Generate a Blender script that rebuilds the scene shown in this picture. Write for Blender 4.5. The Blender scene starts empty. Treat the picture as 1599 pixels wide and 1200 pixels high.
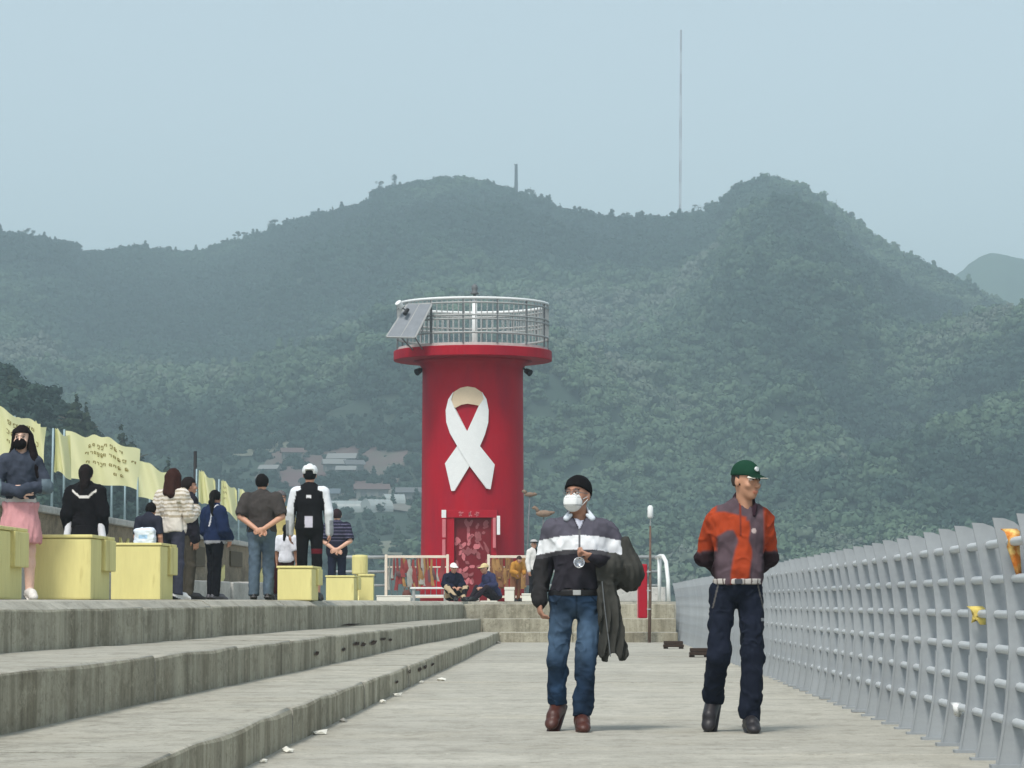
import bpy, bmesh, math, random
import numpy as np
from mathutils import Vector, Matrix, Euler

random.seed(7)
RNG = np.random.default_rng(11)
scene = bpy.context.scene
COL = scene.collection
PI = math.pi

# ---------------------------------------------------------------- camera
F_PX = 4600.0                      # focal length in pixels of the 1599 px wide photograph
EYE = 0.86                         # lens height above the walkway
VPX, HORIZON = 905.0, 941.0        # where the pier's lines meet
YAW = math.atan((VPX - 799.5) / F_PX)
PITCH = math.atan((HORIZON - 600.0) / F_PX)
cam_data = bpy.data.cameras.new('camera')
cam_data.sensor_fit = 'HORIZONTAL'
cam_data.sensor_width = 36.0
cam_data.lens = 36.0 * F_PX / 1599.0
cam_data.clip_start = 0.2
cam_data.clip_end = 20000.0
cam = bpy.data.objects.new('camera', cam_data)
cam.location = (0, 0, EYE)
cam.rotation_euler = (PI / 2 + PITCH, 0, YAW)
COL.objects.link(cam)
scene.camera = cam
CAM_R = Euler((PI / 2 + PITCH, 0, YAW)).to_matrix()

def at(px, py, Y):
    """world point at depth Y (metres down the pier) seen at that spot of the photograph"""
    d = CAM_R @ Vector(((px - 799.5) / F_PX, (600.0 - py) / F_PX, -1.0))
    t = Y / d.y
    return Vector((d.x * t, Y, EYE + d.z * t))

# ---------------------------------------------------------------- sky, sun, exposure
SUN_EL, SUN_AZ = math.radians(57), math.radians(-158)   # azimuth from +Y, clockwise: behind the camera to the left
world = bpy.data.worlds.new('World')
scene.world = world
world.use_nodes = True
wn, wl = world.node_tree.nodes, world.node_tree.links
wn.clear()
sky = wn.new('ShaderNodeTexSky')
sky.sky_type = 'NISHITA'
sky.sun_disc = False
sky.sun_elevation = SUN_EL
sky.sun_rotation = SUN_AZ
sky.air_density = 1.0
sky.dust_density = 1.5
sky.ozone_density = 1.5
hs = wn.new('ShaderNodeHueSaturation')
hs.inputs['Hue'].default_value = 0.475
hs.inputs['Saturation'].default_value = 0.45
hs.inputs['Value'].default_value = 1.0
bg = wn.new('ShaderNodeBackground')
bg.inputs['Strength'].default_value = 0.13
wo = wn.new('ShaderNodeOutputWorld')
wl.new(sky.outputs[0], hs.inputs['Color'])
wl.new(hs.outputs[0], bg.inputs[0])
wl.new(bg.outputs[0], wo.inputs[0])

sun_data = bpy.data.lights.new('sun', 'SUN')
sun_data.energy = 2.0
sun_data.angle = math.radians(13)
sun_data.color = (1.0, 0.955, 0.89)
sun = bpy.data.objects.new('sun', sun_data)
sd = Vector((math.sin(SUN_AZ) * math.cos(SUN_EL), math.cos(SUN_AZ) * math.cos(SUN_EL), math.sin(SUN_EL)))
sun.rotation_euler = sd.to_track_quat('Z', 'Y').to_euler()
sun.location = (-40, -40, 60)
COL.objects.link(sun)

scene.view_settings.view_transform = 'Standard'
scene.view_settings.look = 'None'
scene.view_settings.gamma = 1.0
scene.view_settings.use_curve_mapping = False
scene.view_settings.exposure = 0.5
scene.render.engine = 'CYCLES'
cy = scene.cycles
cy.use_denoising = True
cy.max_bounces = 6
cy.diffuse_bounces = 3
cy.glossy_bounces = 3
cy.transmission_bounces = 4
cy.transparent_max_bounces = 6
cy.volume_bounces = 1
cy.caustics_reflective = False
cy.caustics_refractive = False
cy.sample_clamp_indirect = 4.0

# ---------------------------------------------------------------- helpers
def lin(c):
    return c / 12.92 if c <= 0.04045 else ((c + 0.055) / 1.055) ** 2.4
def rgb(r, g, b):
    """0-255 display colour to linear"""
    return (lin(r / 255), lin(g / 255), lin(b / 255))

def tag(o, label=None, cat=None, group=None, kind=None):
    if label: o['label'] = label
    if cat: o['category'] = cat
    if group: o['group'] = group
    if kind: o['kind'] = kind
    return o

def empty(name, loc=(0, 0, 0), rz=0.0):
    o = bpy.data.objects.new(name, None)
    o.empty_display_size = 0.2
    o.location = loc
    o.rotation_euler = (0, 0, rz)
    COL.objects.link(o)
    return o

def link_mesh(name, me, mat=None, parent=None, smooth=False):
    if mat is not None and not me.materials:
        me.materials.append(mat)
    if smooth:
        me.polygons.foreach_set('use_smooth', [True] * len(me.polygons))
    o = bpy.data.objects.new(name, me)
    COL.objects.link(o)
    if parent is not None:
        o.parent = parent
    return o

def obj(name, bm, mat=None, parent=None, smooth=False):
    me = bpy.data.meshes.new(name)
    bm.normal_update()
    bm.to_mesh(me)
    bm.free()
    return link_mesh(name, me, mat, parent, smooth)

def box(bm, x0, x1, y0, y1, z0, z1, bev=0.0):
    r = bmesh.ops.create_cube(bm, size=1.0)
    vs = r['verts']
    for v in vs:
        v.co = Vector((x0 + (v.co.x + .5) * (x1 - x0), y0 + (v.co.y + .5) * (y1 - y0), z0 + (v.co.z + .5) * (z1 - z0)))
    if bev > 0:
        es = list({e for v in vs for e in v.link_edges})
        bmesh.ops.bevel(bm, geom=es, offset=bev, segments=2, affect='EDGES', profile=0.6)
    return bm

def nb():
    return bmesh.new()

def tube(bm, pts, rad, seg=8, cap=True):
    pts = [Vector(p) for p in pts]
    rads = rad if isinstance(rad, (list, tuple)) else [rad] * len(pts)
    rings = []
    n = len(pts)
    up = Vector((0, 0, 1))
    for i, p in enumerate(pts):
        t = (pts[min(i + 1, n - 1)] - pts[max(i - 1, 0)]).normalized()
        a = t.cross(up)
        if a.length < 1e-3:
            a = t.cross(Vector((0, 1, 0)))
        a.normalize()
        b = t.cross(a).normalized()
        rings.append([bm.verts.new(p + (a * math.cos(2 * PI * k / seg) + b * math.sin(2 * PI * k / seg)) * rads[i]) for k in range(seg)])
    for i in range(n - 1):
        for k in range(seg):
            bm.faces.new((rings[i][k], rings[i][(k + 1) % seg], rings[i + 1][(k + 1) % seg], rings[i + 1][k]))
    if cap:
        bm.faces.new(rings[0][::-1])
        bm.faces.new(rings[-1])
    bmesh.ops.recalc_face_normals(bm, faces=bm.faces)
    return bm

def lathe(bm, prof, seg=32, c=(0, 0)):
    rings = []
    for r, z in prof:
        rings.append([bm.verts.new((c[0] + r * math.cos(2 * PI * k / seg), c[1] + r * math.sin(2 * PI * k / seg), z)) for k in range(seg)])
    for i in range(len(prof) - 1):
        for k in range(seg):
            bm.faces.new((rings[i][k], rings[i][(k + 1) % seg], rings[i + 1][(k + 1) % seg], rings[i + 1][k]))
    bm.faces.new(rings[0][::-1])
    bm.faces.new(rings[-1])
    return bm

def prism(bm, pts2, plane='XZ', d0=0.0, d1=0.1):
    """extrude a polygon; plane XZ -> along Y, YZ -> along X, XY -> along Z"""
    def P(a, b, d):
        return {'XZ': (a, d, b), 'YZ': (d, a, b), 'XY': (a, b, d)}[plane]
    A = [bm.verts.new(P(a, b, d0)) for a, b in pts2]
    B = [bm.verts.new(P(a, b, d1)) for a, b in pts2]
    n = len(A)
    bm.faces.new(A)
    bm.faces.new(B[::-1])
    for i in range(n):
        bm.faces.new((A[i], B[i], B[(i + 1) % n], A[(i + 1) % n]))
    bmesh.ops.recalc_face_normals(bm, faces=bm.faces)
    return bm

# value noise, numpy
_NG = RNG.random((64, 64, 64)).astype(np.float32)
def vnoise(P):
    P = np.asarray(P, dtype=np.float32)
    i = np.floor(P).astype(np.int32)
    f = P - i
    f = f * f * (3 - 2 * f)
    i0 = i & 63
    i1 = (i + 1) & 63
    def g(a, b, c): return _NG[a, b, c]
    x0, y0, z0 = i0[..., 0], i0[..., 1], i0[..., 2]
    x1, y1, z1 = i1[..., 0], i1[..., 1], i1[..., 2]
    fx, fy, fz = f[..., 0], f[..., 1], f[..., 2]
    c00 = g(x0, y0, z0) * (1 - fx) + g(x1, y0, z0) * fx
    c10 = g(x0, y1, z0) * (1 - fx) + g(x1, y1, z0) * fx
    c01 = g(x0, y0, z1) * (1 - fx) + g(x1, y0, z1) * fx
    c11 = g(x0, y1, z1) * (1 - fx) + g(x1, y1, z1) * fx
    return (c00 * (1 - fy) + c10 * fy) * (1 - fz) + (c01 * (1 - fy) + c11 * fy) * fz - 0.5
def fbm(P, oct=4):
    P = np.asarray(P, dtype=np.float32)
    s, a = 0, 1.0
    for k in range(oct):
        s = s + a * vnoise(P + 17.3 * k)
        P = P * 2.03
        a *= 0.5
    return s

# ---------------------------------------------------------------- materials
MATS = {}
def mat(name, color, rough=0.8, var=0.0, scale=6.0, bump=0.0, bscale=40.0, metal=0.0, spec=0.3, stretch=None, rnd=0.0, col2=None, mixs=3.0, mixlo=0.45, mixhi=0.65):
    """a principled material with noise-driven tone variation, optional second tone in patches, per-object tone"""
    if name in MATS:
        return MATS[name]
    m = bpy.data.materials.new(name)
    m.use_nodes = True
    nt = m.node_tree
    b = nt.nodes['Principled BSDF']
    b.inputs['Roughness'].default_value = rough
    b.inputs['Metallic'].default_value = metal
    b.inputs['Specular IOR Level'].default_value = spec
    tc = nt.nodes.new('ShaderNodeTexCoord')
    mp = nt.nodes.new('ShaderNodeMapping')
    if stretch:
        mp.inputs['Scale'].default_value = stretch
    nt.links.new(tc.outputs['Object'], mp.inputs[0])
    colsock = None
    base = nt.nodes.new('ShaderNodeRGB')
    base.outputs[0].default_value = (*color, 1)
    colsock = base.outputs[0]
    if col2 is not None:
        n2 = nt.nodes.new('ShaderNodeTexNoise')
        n2.inputs['Scale'].default_value = mixs
        n2.inputs['Detail'].default_value = 6
        n2.inputs['Roughness'].default_value = 0.65
        nt.links.new(mp.outputs[0], n2.inputs['Vector'])
        r = nt.nodes.new('ShaderNodeMapRange')
        r.inputs['From Min'].default_value = mixlo
        r.inputs['From Max'].default_value = mixhi
        nt.links.new(n2.outputs[0], r.inputs[0])
        mx = nt.nodes.new('ShaderNodeMix'); mx.data_type = 'RGBA'
        nt.links.new(r.outputs[0], mx.inputs[0])
        nt.links.new(colsock, mx.inputs[6])
        mx.inputs[7].default_value = (*col2, 1)
        colsock = mx.outputs[2]
    if var > 0 or rnd > 0:
        hsv = nt.nodes.new('ShaderNodeHueSaturation')
        nt.links.new(colsock, hsv.inputs['Color'])
        vs = None
        if var > 0:
            n = nt.nodes.new('ShaderNodeTexNoise')
            n.inputs['Scale'].default_value = scale
            n.inputs['Detail'].default_value = 8
            n.inputs['Roughness'].default_value = 0.7
            nt.links.new(mp.outputs[0], n.inputs['Vector'])
            r = nt.nodes.new('ShaderNodeMapRange')
            r.inputs['From Min'].default_value = 0.25
            r.inputs['From Max'].default_value = 0.75
            r.inputs['To Min'].default_value = 1 - var
            r.inputs['To Max'].default_value = 1 + var
            nt.links.new(n.outputs[0], r.inputs[0])
            vs = r.outputs[0]
        if rnd > 0:
            oi = nt.nodes.new('ShaderNodeObjectInfo')
            r2 = nt.nodes.new('ShaderNodeMapRange')
            r2.inputs['To Min'].default_value = 1 - rnd
            r2.inputs['To Max'].default_value = 1 + rnd
            nt.links.new(oi.outputs['Random'], r2.inputs[0])
            if vs is None:
                vs = r2.outputs[0]
            else:
                mu = nt.nodes.new('ShaderNodeMath'); mu.operation = 'MULTIPLY'
                nt.links.new(vs, mu.inputs[0]); nt.links.new(r2.outputs[0], mu.inputs[1])
                vs = mu.outputs[0]
        nt.links.new(vs, hsv.inputs['Value'])
        colsock = hsv.outputs[0]
    nt.links.new(colsock, b.inputs['Base Color'])
    if bump > 0:
        n = nt.nodes.new('ShaderNodeTexNoise')
        n.inputs['Scale'].default_value = bscale
        n.inputs['Detail'].default_value = 5
        nt.links.new(mp.outputs[0], n.inputs['Vector'])
        bp = nt.nodes.new('ShaderNodeBump')
        bp.inputs['Strength'].default_value = bump
        bp.inputs['Distance'].default_value = 0.02
        nt.links.new(n.outputs[0], bp.inputs['Height'])
        nt.links.new(bp.outputs[0], b.inputs['Normal'])
    MATS[name] = m
    return m

def concrete_mat(name, base, dark, streak=None, warm=None):
    """weathered concrete; streak='v' gives vertical formwork streaks, 'x' brushed bands across the walkway"""
    m = bpy.data.materials.new(name)
    m.use_nodes = True
    nt = m.node_tree
    N, L = nt.nodes, nt.links
    b = N['Principled BSDF']
    b.inputs['Roughness'].default_value = 0.9
    b.inputs['Specular IOR Level'].default_value = 0.2
    tc = N.new('ShaderNodeTexCoord')
    def noise(scale, stretch, detail=6, rough=0.65):
        mp = N.new('ShaderNodeMapping'); mp.inputs['Scale'].default_value = stretch
        L.new(tc.outputs['Object'], mp.inputs[0])
        n = N.new('ShaderNodeTexNoise')
        n.inputs['Scale'].default_value = scale; n.inputs['Detail'].default_value = detail; n.inputs['Roughness'].default_value = rough
        L.new(mp.outputs[0], n.inputs['Vector'])
        return n.outputs[0]
    def rng(s, a, bb, c, d):
        r = N.new('ShaderNodeMapRange')
        for k, v in zip(('From Min', 'From Max', 'To Min', 'To Max'), (a, bb, c, d)):
            r.inputs[k].default_value = v
        L.new(s, r.inputs[0]); return r.outputs[0]
    def mix(f, a, bb):
        mx = N.new('ShaderNodeMix'); mx.data_type = 'RGBA'
        if isinstance(f, float): mx.inputs[0].default_value = f
        else: L.new(f, mx.inputs[0])
        for s, v in ((6, a), (7, bb)):
            if isinstance(v, tuple): mx.inputs[s].default_value = (*v, 1)
            else: L.new(v, mx.inputs[s])
        return mx.outputs[2]
    c = mix(rng(noise(1.2, (1, 1, 1)), .35, .7, 0, 1), base, tuple(x * .78 for x in base))
    if streak == 'v':
        c = mix(rng(noise(1.0, (1.5, 1.5, .15), 5, .75), .44, .62, 0, .85), c, dark)
        c = mix(rng(noise(1.0, (5.0, 5.0, .22), 5, .7), .5, .70, 0, .75), c, tuple(x * .8 for x in dark))
        c = mix(rng(noise(1.0, (2.1, 2.1, .1), 3, .6), .52, .62, 0, .55), c, tuple(x * 1.15 for x in base))
        c = mix(rng(noise(1.0, (9, 9, .5), 5, .7), .56, .72, 0, .4), c, tuple(x * .6 for x in dark))
        c = mix(rng(noise(2.2, (1, 1, 1.6), 7, .75), .5, .7, 0, .5), c, tuple(x * 1.1 for x in base))
    elif streak == 'x':
        c = mix(rng(noise(1.0, (.5, 1.1, 1), 7, .7), .45, .72, 0, .5), c, dark)
        c = mix(rng(noise(1.0, (.4, 1.3, 1), 6, .75), .54, .7, 0, .55), c, tuple(min(1, x * 1.22) for x in base))
        c = mix(rng(noise(9.0, (1, 1, 1), 6, .8), .5, .72, 0, .55), c, dark)
    else:
        c = mix(rng(noise(3.0, (1, 1, 1)), .5, .75, 0, .6), c, dark)
    if warm:
        c = mix(rng(noise(.7, (1, 1, 1), 5), .5, .75, 0, .5), c, warm)
    c = mix(rng(noise(3.2, (1, .55, 1), 8, .8), .5, .62, 0, .55), c, tuple(x * .88 for x in dark))
    c = mix(rng(noise(11, (1, .6, 1), 5, .8), .55, .66, 0, .6), c, tuple(x * .72 for x in dark))
    c = mix(rng(noise(5.5, (1, .5, 1), 6, .8), .56, .66, 0, .5), c, tuple(min(1, x * 1.2) for x in base))
    g = N.new('ShaderNodeHueSaturation')
    L.new(c, g.inputs['Color'])
    oi = N.new('ShaderNodeObjectInfo')
    sp = rng(noise(55, (1, 1, 1), 4, .8), .25, .75, .84, 1.16)
    mu = N.new('ShaderNodeMath'); mu.operation = 'MULTIPLY'
    L.new(sp, mu.inputs[0]); L.new(rng(oi.outputs['Random'], 0, 1, .91, 1.09), mu.inputs[1])
    L.new(mu.outputs[0], g.inputs['Value'])
    L.new(g.outputs[0], b.inputs['Base Color'])
    bp = N.new('ShaderNodeBump'); bp.inputs['Strength'].default_value = .5; bp.inputs['Distance'].default_value = .012
    L.new(noise(28, (1, 1, 1), 8, .75), bp.inputs['Height'])
    L.new(bp.outputs[0], b.inputs['Normal'])
    MATS[name] = m
    return m
# ================================================================ the setting
M_WALK = concrete_mat('walk_concrete', rgb(181, 178, 166), rgb(142, 139, 127), 'x', rgb(176, 170, 152))
M_TREAD = concrete_mat('tread_concrete', rgb(178, 175, 162), rgb(134, 131, 119), None, rgb(172, 166, 149))
M_RISER = concrete_mat('riser_concrete', rgb(178, 173, 154), rgb(122, 116, 98), 'v')
M_PARA = concrete_mat('parapet_concrete', rgb(150, 138, 118), rgb(92, 82, 68), None)
M_LEDGE = concrete_mat('ledge_concrete', rgb(188, 187, 182), rgb(140, 139, 134), None)
M_SEA = mat('sea_water', (0.06, 0.085, 0.09), rough=0.12, var=.2, scale=.4, bump=.4, bscale=.6, spec=.5)

def struct(o):
    o['kind'] = 'structure'
    return o

bm = nb(); box(bm, -1400, 1400, -60, 4000, -6.0, -4.0)
struct(obj('sea', bm, M_SEA))

# --- walkway of poured slabs, joints recessed
walk = struct(empty('walkway'))
y = -3.2
slab_rng = random.Random(3)
k = 0
while y < 67:
    L_ = 5.02
    bm = nb()
    z = slab_rng.uniform(-.004, .003)
    box(bm, -2.2, 2.62, y, y + L_ - .05, -.45, z, .012)
    obj('slab', bm, M_WALK, walk)
    y += L_; k += 1
bm = nb(); box(bm, -2.2, 2.58, -3, 67, -3.9, -.47)
obj('slab_bed', bm, M_RISER, walk)

def X1(y): return -1.75
def X2(y): return -3.02 + .0133 * y
def X3(y): return -4.35 + .022 * y + (0.04 * max(0, y - 58))
Z1, Z2, Z3 = .22, .51, .825

wob = random.Random(5)
def step_block(parent, y0, y1, xf, xb, zt, zl=-.35, prof=None, name='step_block'):
    """one pour of a step: a beam along the pier with a worn, slightly wandering front edge"""
    bm = nb()
    n = 7
    secs = []
    dz = wob.uniform(-.006, .006)
    dx = wob.uniform(-.008, .008)
    for i in range(n):
        y = y0 + (y1 - y0) * i / (n - 1)
        x = xf(y) + dx + wob.uniform(-.007, .007)
        z = zt + dz + wob.uniform(-.005, .004)
        c = wob.uniform(.015, .035)
        pts = [(xb(y), zl), (x, zl), (x, z - c), (x - c * .35, z - c * .4), (x - c, z)]
        if prof:
            pts += [(x + a, z + b) for a, b in prof]
        pts += [(xb(y), z + (prof[-1][1] if prof else 0))]
        secs.append([bm.verts.new((a, y, b)) for a, b in pts])
    m = len(secs[0])
    riser = []
    for i in range(n - 1):
        for k in range(m):
            f = bm.faces.new((secs[i][k], secs[i][(k + 1) % m], secs[i + 1][(k + 1) % m], secs[i + 1][k]))
            f.material_index = 1 if k in (1, 2) else 0
            f.smooth = k == 3
    bm.faces.new(secs[0]); bm.faces.new(secs[-1][::-1])
    bmesh.ops.recalc_face_normals(bm, faces=bm.faces)
    o = obj(name, bm, None, parent)
    o.data.materials.append(M_TREAD); o.data.materials.append(M_RISER)
    return o

steps = []
for nm, xf, xb, zt, yend, prof in (('lower_step', X1, lambda y: X2(y) - .25, Z1, 63.8, None),
                                   ('middle_step', X2, lambda y: X3(y) - .25, Z2, 64.9, None),
                                   ('platform', X3, lambda y: -7.25, Z3, 66.0, [(-.10, .048), (-.28, .06)])):
    st = struct(empty(nm))
    y = 2.0 + wob.uniform(0, 2)
    while y < yend - .1:
        L_ = wob.uniform(3.6, 6.2)
        y1 = min(y + L_, yend)
        if yend - y1 < 1.5: y1 = yend
        step_block(st, y, y1 - .012, xf, xb, zt, prof=prof)
        y = y1
    steps.append(st)
# steps across the end, and the round end of the pier behind them
def cross_block(parent, x0, x1, y0, y1, zt, name='step_block'):
    bm = nb(); box(bm, x0, x1, y0, y1, -.35, zt, .02)
    for f in bm.faces:
        f.material_index = 1 if abs(f.normal.z) < .5 else 0
    o = obj(name, bm, None, parent)
    o.data.materials.append(M_TREAD); o.data.materials.append(M_RISER)
    return o
for (st, xl, y0, zt) in ((steps[0], -1.75, 63.8, Z1 - .006), (steps[1], X2(64.9), 64.9, Z2 - .006)):
    xs = [xl, xl + 1.6, .6, 2.12]
    for i in range(3):
        cross_block(st, xs[i] + .006, xs[i + 1] - .006, y0 + .01, y0 + 1.6, zt)
for i, (xa, xb_) in enumerate(((-7.25, -3.2), (-3.19, -.2), (-.19, 2.12))):
    if i:
        cross_block(steps[2], max(xa, -2.6) + .004, xb_, 66.01, 69.0, Z3)
bm = nb(); prism(bm, [(-7.25, 66.02), (-2.62, 66.02), (-2.62, 69.02), (2.6, 69.02), (2.6, 90), (.8, 95), (-3, 97), (-6, 95), (-7.6, 90)], 'XY', -3.9, Z3 + .055)
o = obj('end_slab', bm, M_TREAD, steps[2])
bm = nb(); box(bm, -7.4, -1.9, -4, 66, -3.95, -.36)
obj('foundation', bm, M_RISER, steps[2])
# low kerb ledge in front of the parapet
led = empty('concrete_ledge')
tag(led, 'low pale concrete ledge running along the foot of the parapet wall', 'ledge')
y = 6.0
while y < 66:
    L_ = wob.uniform(2.2, 3.4)
    bm = nb(); box(bm, -7.0, -6.4 + wob.uniform(-.03, .03), y, y + L_ - .05, .7, .885 + .36 + wob.uniform(-.02, .02), .03)
    obj('ledge_block', bm, M_LEDGE, led)
    y += L_
para = empty('parapet_wall')
tag(para, 'weathered brown concrete parapet wall under the yellow flags', 'wall')
y = 4.0
while y < 72:
    L_ = 4.0
    bm = nb(); box(bm, -7.42, -7.02, y, y + L_ - .02, -3.9, 2.02)
    obj('wall_block', bm, M_PARA, para)
    bm = nb(); box(bm, -7.5, -6.94, y, y + L_ - .015, 2.023, 2.12, .02)
    obj('coping', bm, M_LEDGE, para)
    y += L_

# rusty broken-out spots on the risers
M_RUST = mat('rusty_spall', rgb(72, 54, 42), .95, var=.4, scale=30, col2=rgb(44, 36, 30), mixs=25)
sp = random.Random(8)
def spall(parent, xf, y, z, w, h):
    bm = nb()
    n = 11
    vs = []
    for i in range(n):
        a = 2 * PI * i / n
        r = sp.uniform(.6, 1.1)
        yy = y + math.cos(a) * w * .5 * r
        vs.append(bm.verts.new((xf(yy) + .011, yy, z + math.sin(a) * h * .5 * r)))
    c = bm.verts.new((xf(y) - .003, y, z))
    for i in range(n):
        bm.faces.new((vs[i], vs[(i + 1) % n], c))
    bmesh.ops.recalc_face_normals(bm, faces=bm.faces)
    obj('spalled_patch', bm, M_RUST, parent)
def ydepth(px, xw): return xw * F_PX / (px - VPX)
for px, py, w, h in ((494, 1020, .5, .05), (536, 1014, .55, .045), (556, 1005, .9, .05), (567, 1006, .8, .05), (583, 1003, 1.1, .06), (598, 998, 1.1, .045), (609, 999, .8, .035)):
    Y = (px - VPX) and -3.02 * F_PX / (px - VPX) / (1 + .0133 * F_PX / -(px - VPX) * -1) if False else None
    # solve X2(Y) = (px-VPX)/F*Y
    Y = -3.02 / ((px - VPX) / F_PX - .0133)
    z = EYE + (HORIZON - py) / F_PX * Y
    spall(steps[1], X2, Y, z, w, h)
spall(steps[2], lambda y: X3(y) + .004, 43.5, .535, 3.6, .03)
for px, py, w, h in ((619, 1064, .45, .035), (639, 1048, .6, .05), (655, 1045, .7, .05), (663, 1041, .9, .05), (675, 1037, .9, .04)):
    Y = -1.75 / ((px - VPX) / F_PX)
    z = EYE + (HORIZON - py) / F_PX * Y
    spall(steps[0], X1, Y, z, w, h)

# ---------------------------------------------------------------- hills
PROF = np.array([(-900, 430), (-500, 400), (-200, 372), (0, 362), (40, 364), (100, 374), (125, 388), (160, 384), (205, 380), (260, 388), (320, 386), (350, 372), (400, 364), (430, 350), (500, 330), (560, 318),
    (585, 298), (620, 290), (690, 280), (740, 284), (780, 294), (805, 298), (850, 314), (900, 331), (960, 341), (1000, 338), (1060, 342), (1110, 334), (1130, 322), (1150, 300), (1175, 289), (1200, 286), (1240, 293), (1290, 319),
    (1330, 349), (1370, 379), (1420, 412), (1470, 430), (1500, 444), (1560, 474), (1599, 494), (1750, 560), (2000, 640), (2500, 760)], float)
SPUR1 = np.array([(-900, 1200), (700, 1000), (760, 905), (900, 815), (1000, 752), (1100, 700), (1200, 650), (1300, 600), (1400, 553), (1500, 516), (1599, 486), (1800, 440), (2500, 420)], float)
SPUR2 = np.array([(-900, 1300), (1000, 1000), (1150, 815), (1250, 770), (1350, 735), (1450, 690), (1599, 620), (1800, 560), (2500, 520)], float)
SPUR3 = np.array([(-900, 640), (-300, 560), (-60, 545), (0, 552), (60, 600), (120, 640), (200, 690), (300, 780), (420, 880), (520, 960), (2500, 1400)], float)
def zpix(py, Y): return EYE + (HORIZON - py) / F_PX * Y
def terrain(px, Y):
    X = (px - VPX) / F_PX * Y
    q = np.stack([X / 90.0, Y / 130.0, np.zeros_like(X)], -1)
    lump = fbm(q, 4)
    q2 = np.stack([X / 26.0, Y / 40.0, np.ones_like(X) * 5], -1)
    lump2 = fbm(q2, 3)
    Yc = 1400 + 70 * np.sin(px / 260.0)
    zc = zpix(np.interp(px, PROF[:, 0], PROF[:, 1]) + 11, Yc)
    d = Yc - Y
    main = zc - np.where(d > 0, .245 * np.maximum(0, np.sqrt(d * d + 900) - 30), .5 * -d)
    fal = np.clip(np.abs(d) / 330.0, 0, 1)
    main = main + fal * (46 * lump + 7 * lump2)
    Ys = 930 + 60 * np.sin(px / 170.0 + 1)
    s1 = zpix(np.interp(px, SPUR1[:, 0], SPUR1[:, 1]) + 12, Ys) - .40 * np.abs(Ys - Y) + 16 * lump + 5 * lump2
    Ys2 = 700 + 40 * np.sin(px / 120.0)
    s2 = zpix(np.interp(px, SPUR2[:, 0], SPUR2[:, 1]) + 12, Ys2) - .34 * np.abs(Ys2 - Y) + 10 * lump + 4 * lump2
    base = np.clip(Y - 500, -60, 700) * np.interp(px, [250, 450, 640, 800], [.15, .15, .15, .12]) + 3 * lump
    K = 6.0
    st = np.stack([main, s1, s2, base], 0)
    mx = st.max(0)
    z = mx + K * np.log(np.exp((st - mx) / K).sum(0))
    return np.where(Y < 520, np.minimum(z, (Y - 500) * .3), z)

cols = np.linspace(-700, 2300, 220)
rows = np.concatenate([np.linspace(470, 1330, 120), np.linspace(1336, 1500, 34), np.linspace(1510, 1900, 14)])
PXg, Yg = np.meshgrid(cols, rows)
Zg = terrain(PXg, Yg)
Xg = (PXg - VPX) / F_PX * Yg
def grid_mesh(name, X, Y, Z):
    r, c = X.shape
    V = np.stack([X, Y, Z], -1).reshape(-1, 3)
    idx = np.arange(r * c).reshape(r, c)
    Fq = np.stack([idx[:-1, :-1], idx[:-1, 1:], idx[1:, 1:], idx[1:, :-1]], -1).reshape(-1, 4)
    me = bpy.data.meshes.new(name)
    me.from_pydata(V.tolist(), [], Fq.tolist())
    me.update()
    return me
M_HILL = mat('hill_ground', rgb(44, 60, 50), .95, var=.35, scale=.05, col2=rgb(60, 70, 58), mixs=.03, mixlo=.5, mixhi=.7)
hill = struct(link_mesh('hill', grid_mesh('hill', Xg, Yg, Zg), M_HILL, smooth=True))
# distant blue hill at the far right
px2 = np.linspace(1150, 2600, 260); y2 = np.linspace(1950, 2650, 40)
A, B = np.meshgrid(px2, y2)
P2 = np.array([(1150, 900), (1300, 640), (1420, 470), (1485, 432), (1500, 420), (1525, 404), (1550, 396), (1575, 398), (1599, 404), (1700, 430), (1900, 400), (2200, 470), (2600, 700)], float)
zc = zpix(np.interp(A, P2[:, 0], P2[:, 1]), 2250.0)
XX = (A - VPX) / F_PX * B
ZZ = zc - .35 * np.abs(B - 2250) + np.clip(np.abs(B - 2250) / 200, .35, 1) * 30 * fbm(np.stack([XX / 45, B / 60, 0 * A], -1), 5)
struct(link_mesh('far_hill', grid_mesh('far_hill', XX, B, ZZ), mat('far_hill_forest', rgb(66, 84, 62), .95, var=.35, scale=.03), smooth=True))

# near wooded slope at the left
px3 = np.linspace(-900, 520, 80); y3 = np.linspace(230, 420, 30)
A, B = np.meshgrid(px3, y3)
def near_slope(px, Y):
    X = (px - VPX) / F_PX * Y
    return zpix(np.interp(px, SPUR3[:, 0], SPUR3[:, 1]) + 34, 320.0) - .22 * np.abs(Y - 320) + 4 * fbm(np.stack([X / 20, Y / 25, 0 * X], -1), 3)
XX = (A - VPX) / F_PX * B
struct(link_mesh('near_slope', grid_mesh('near_slope', XX, B, near_slope(A, B)), mat('near_slope_ground', rgb(70, 72, 48), .95, var=.3, scale=.2), smooth=True))

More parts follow.
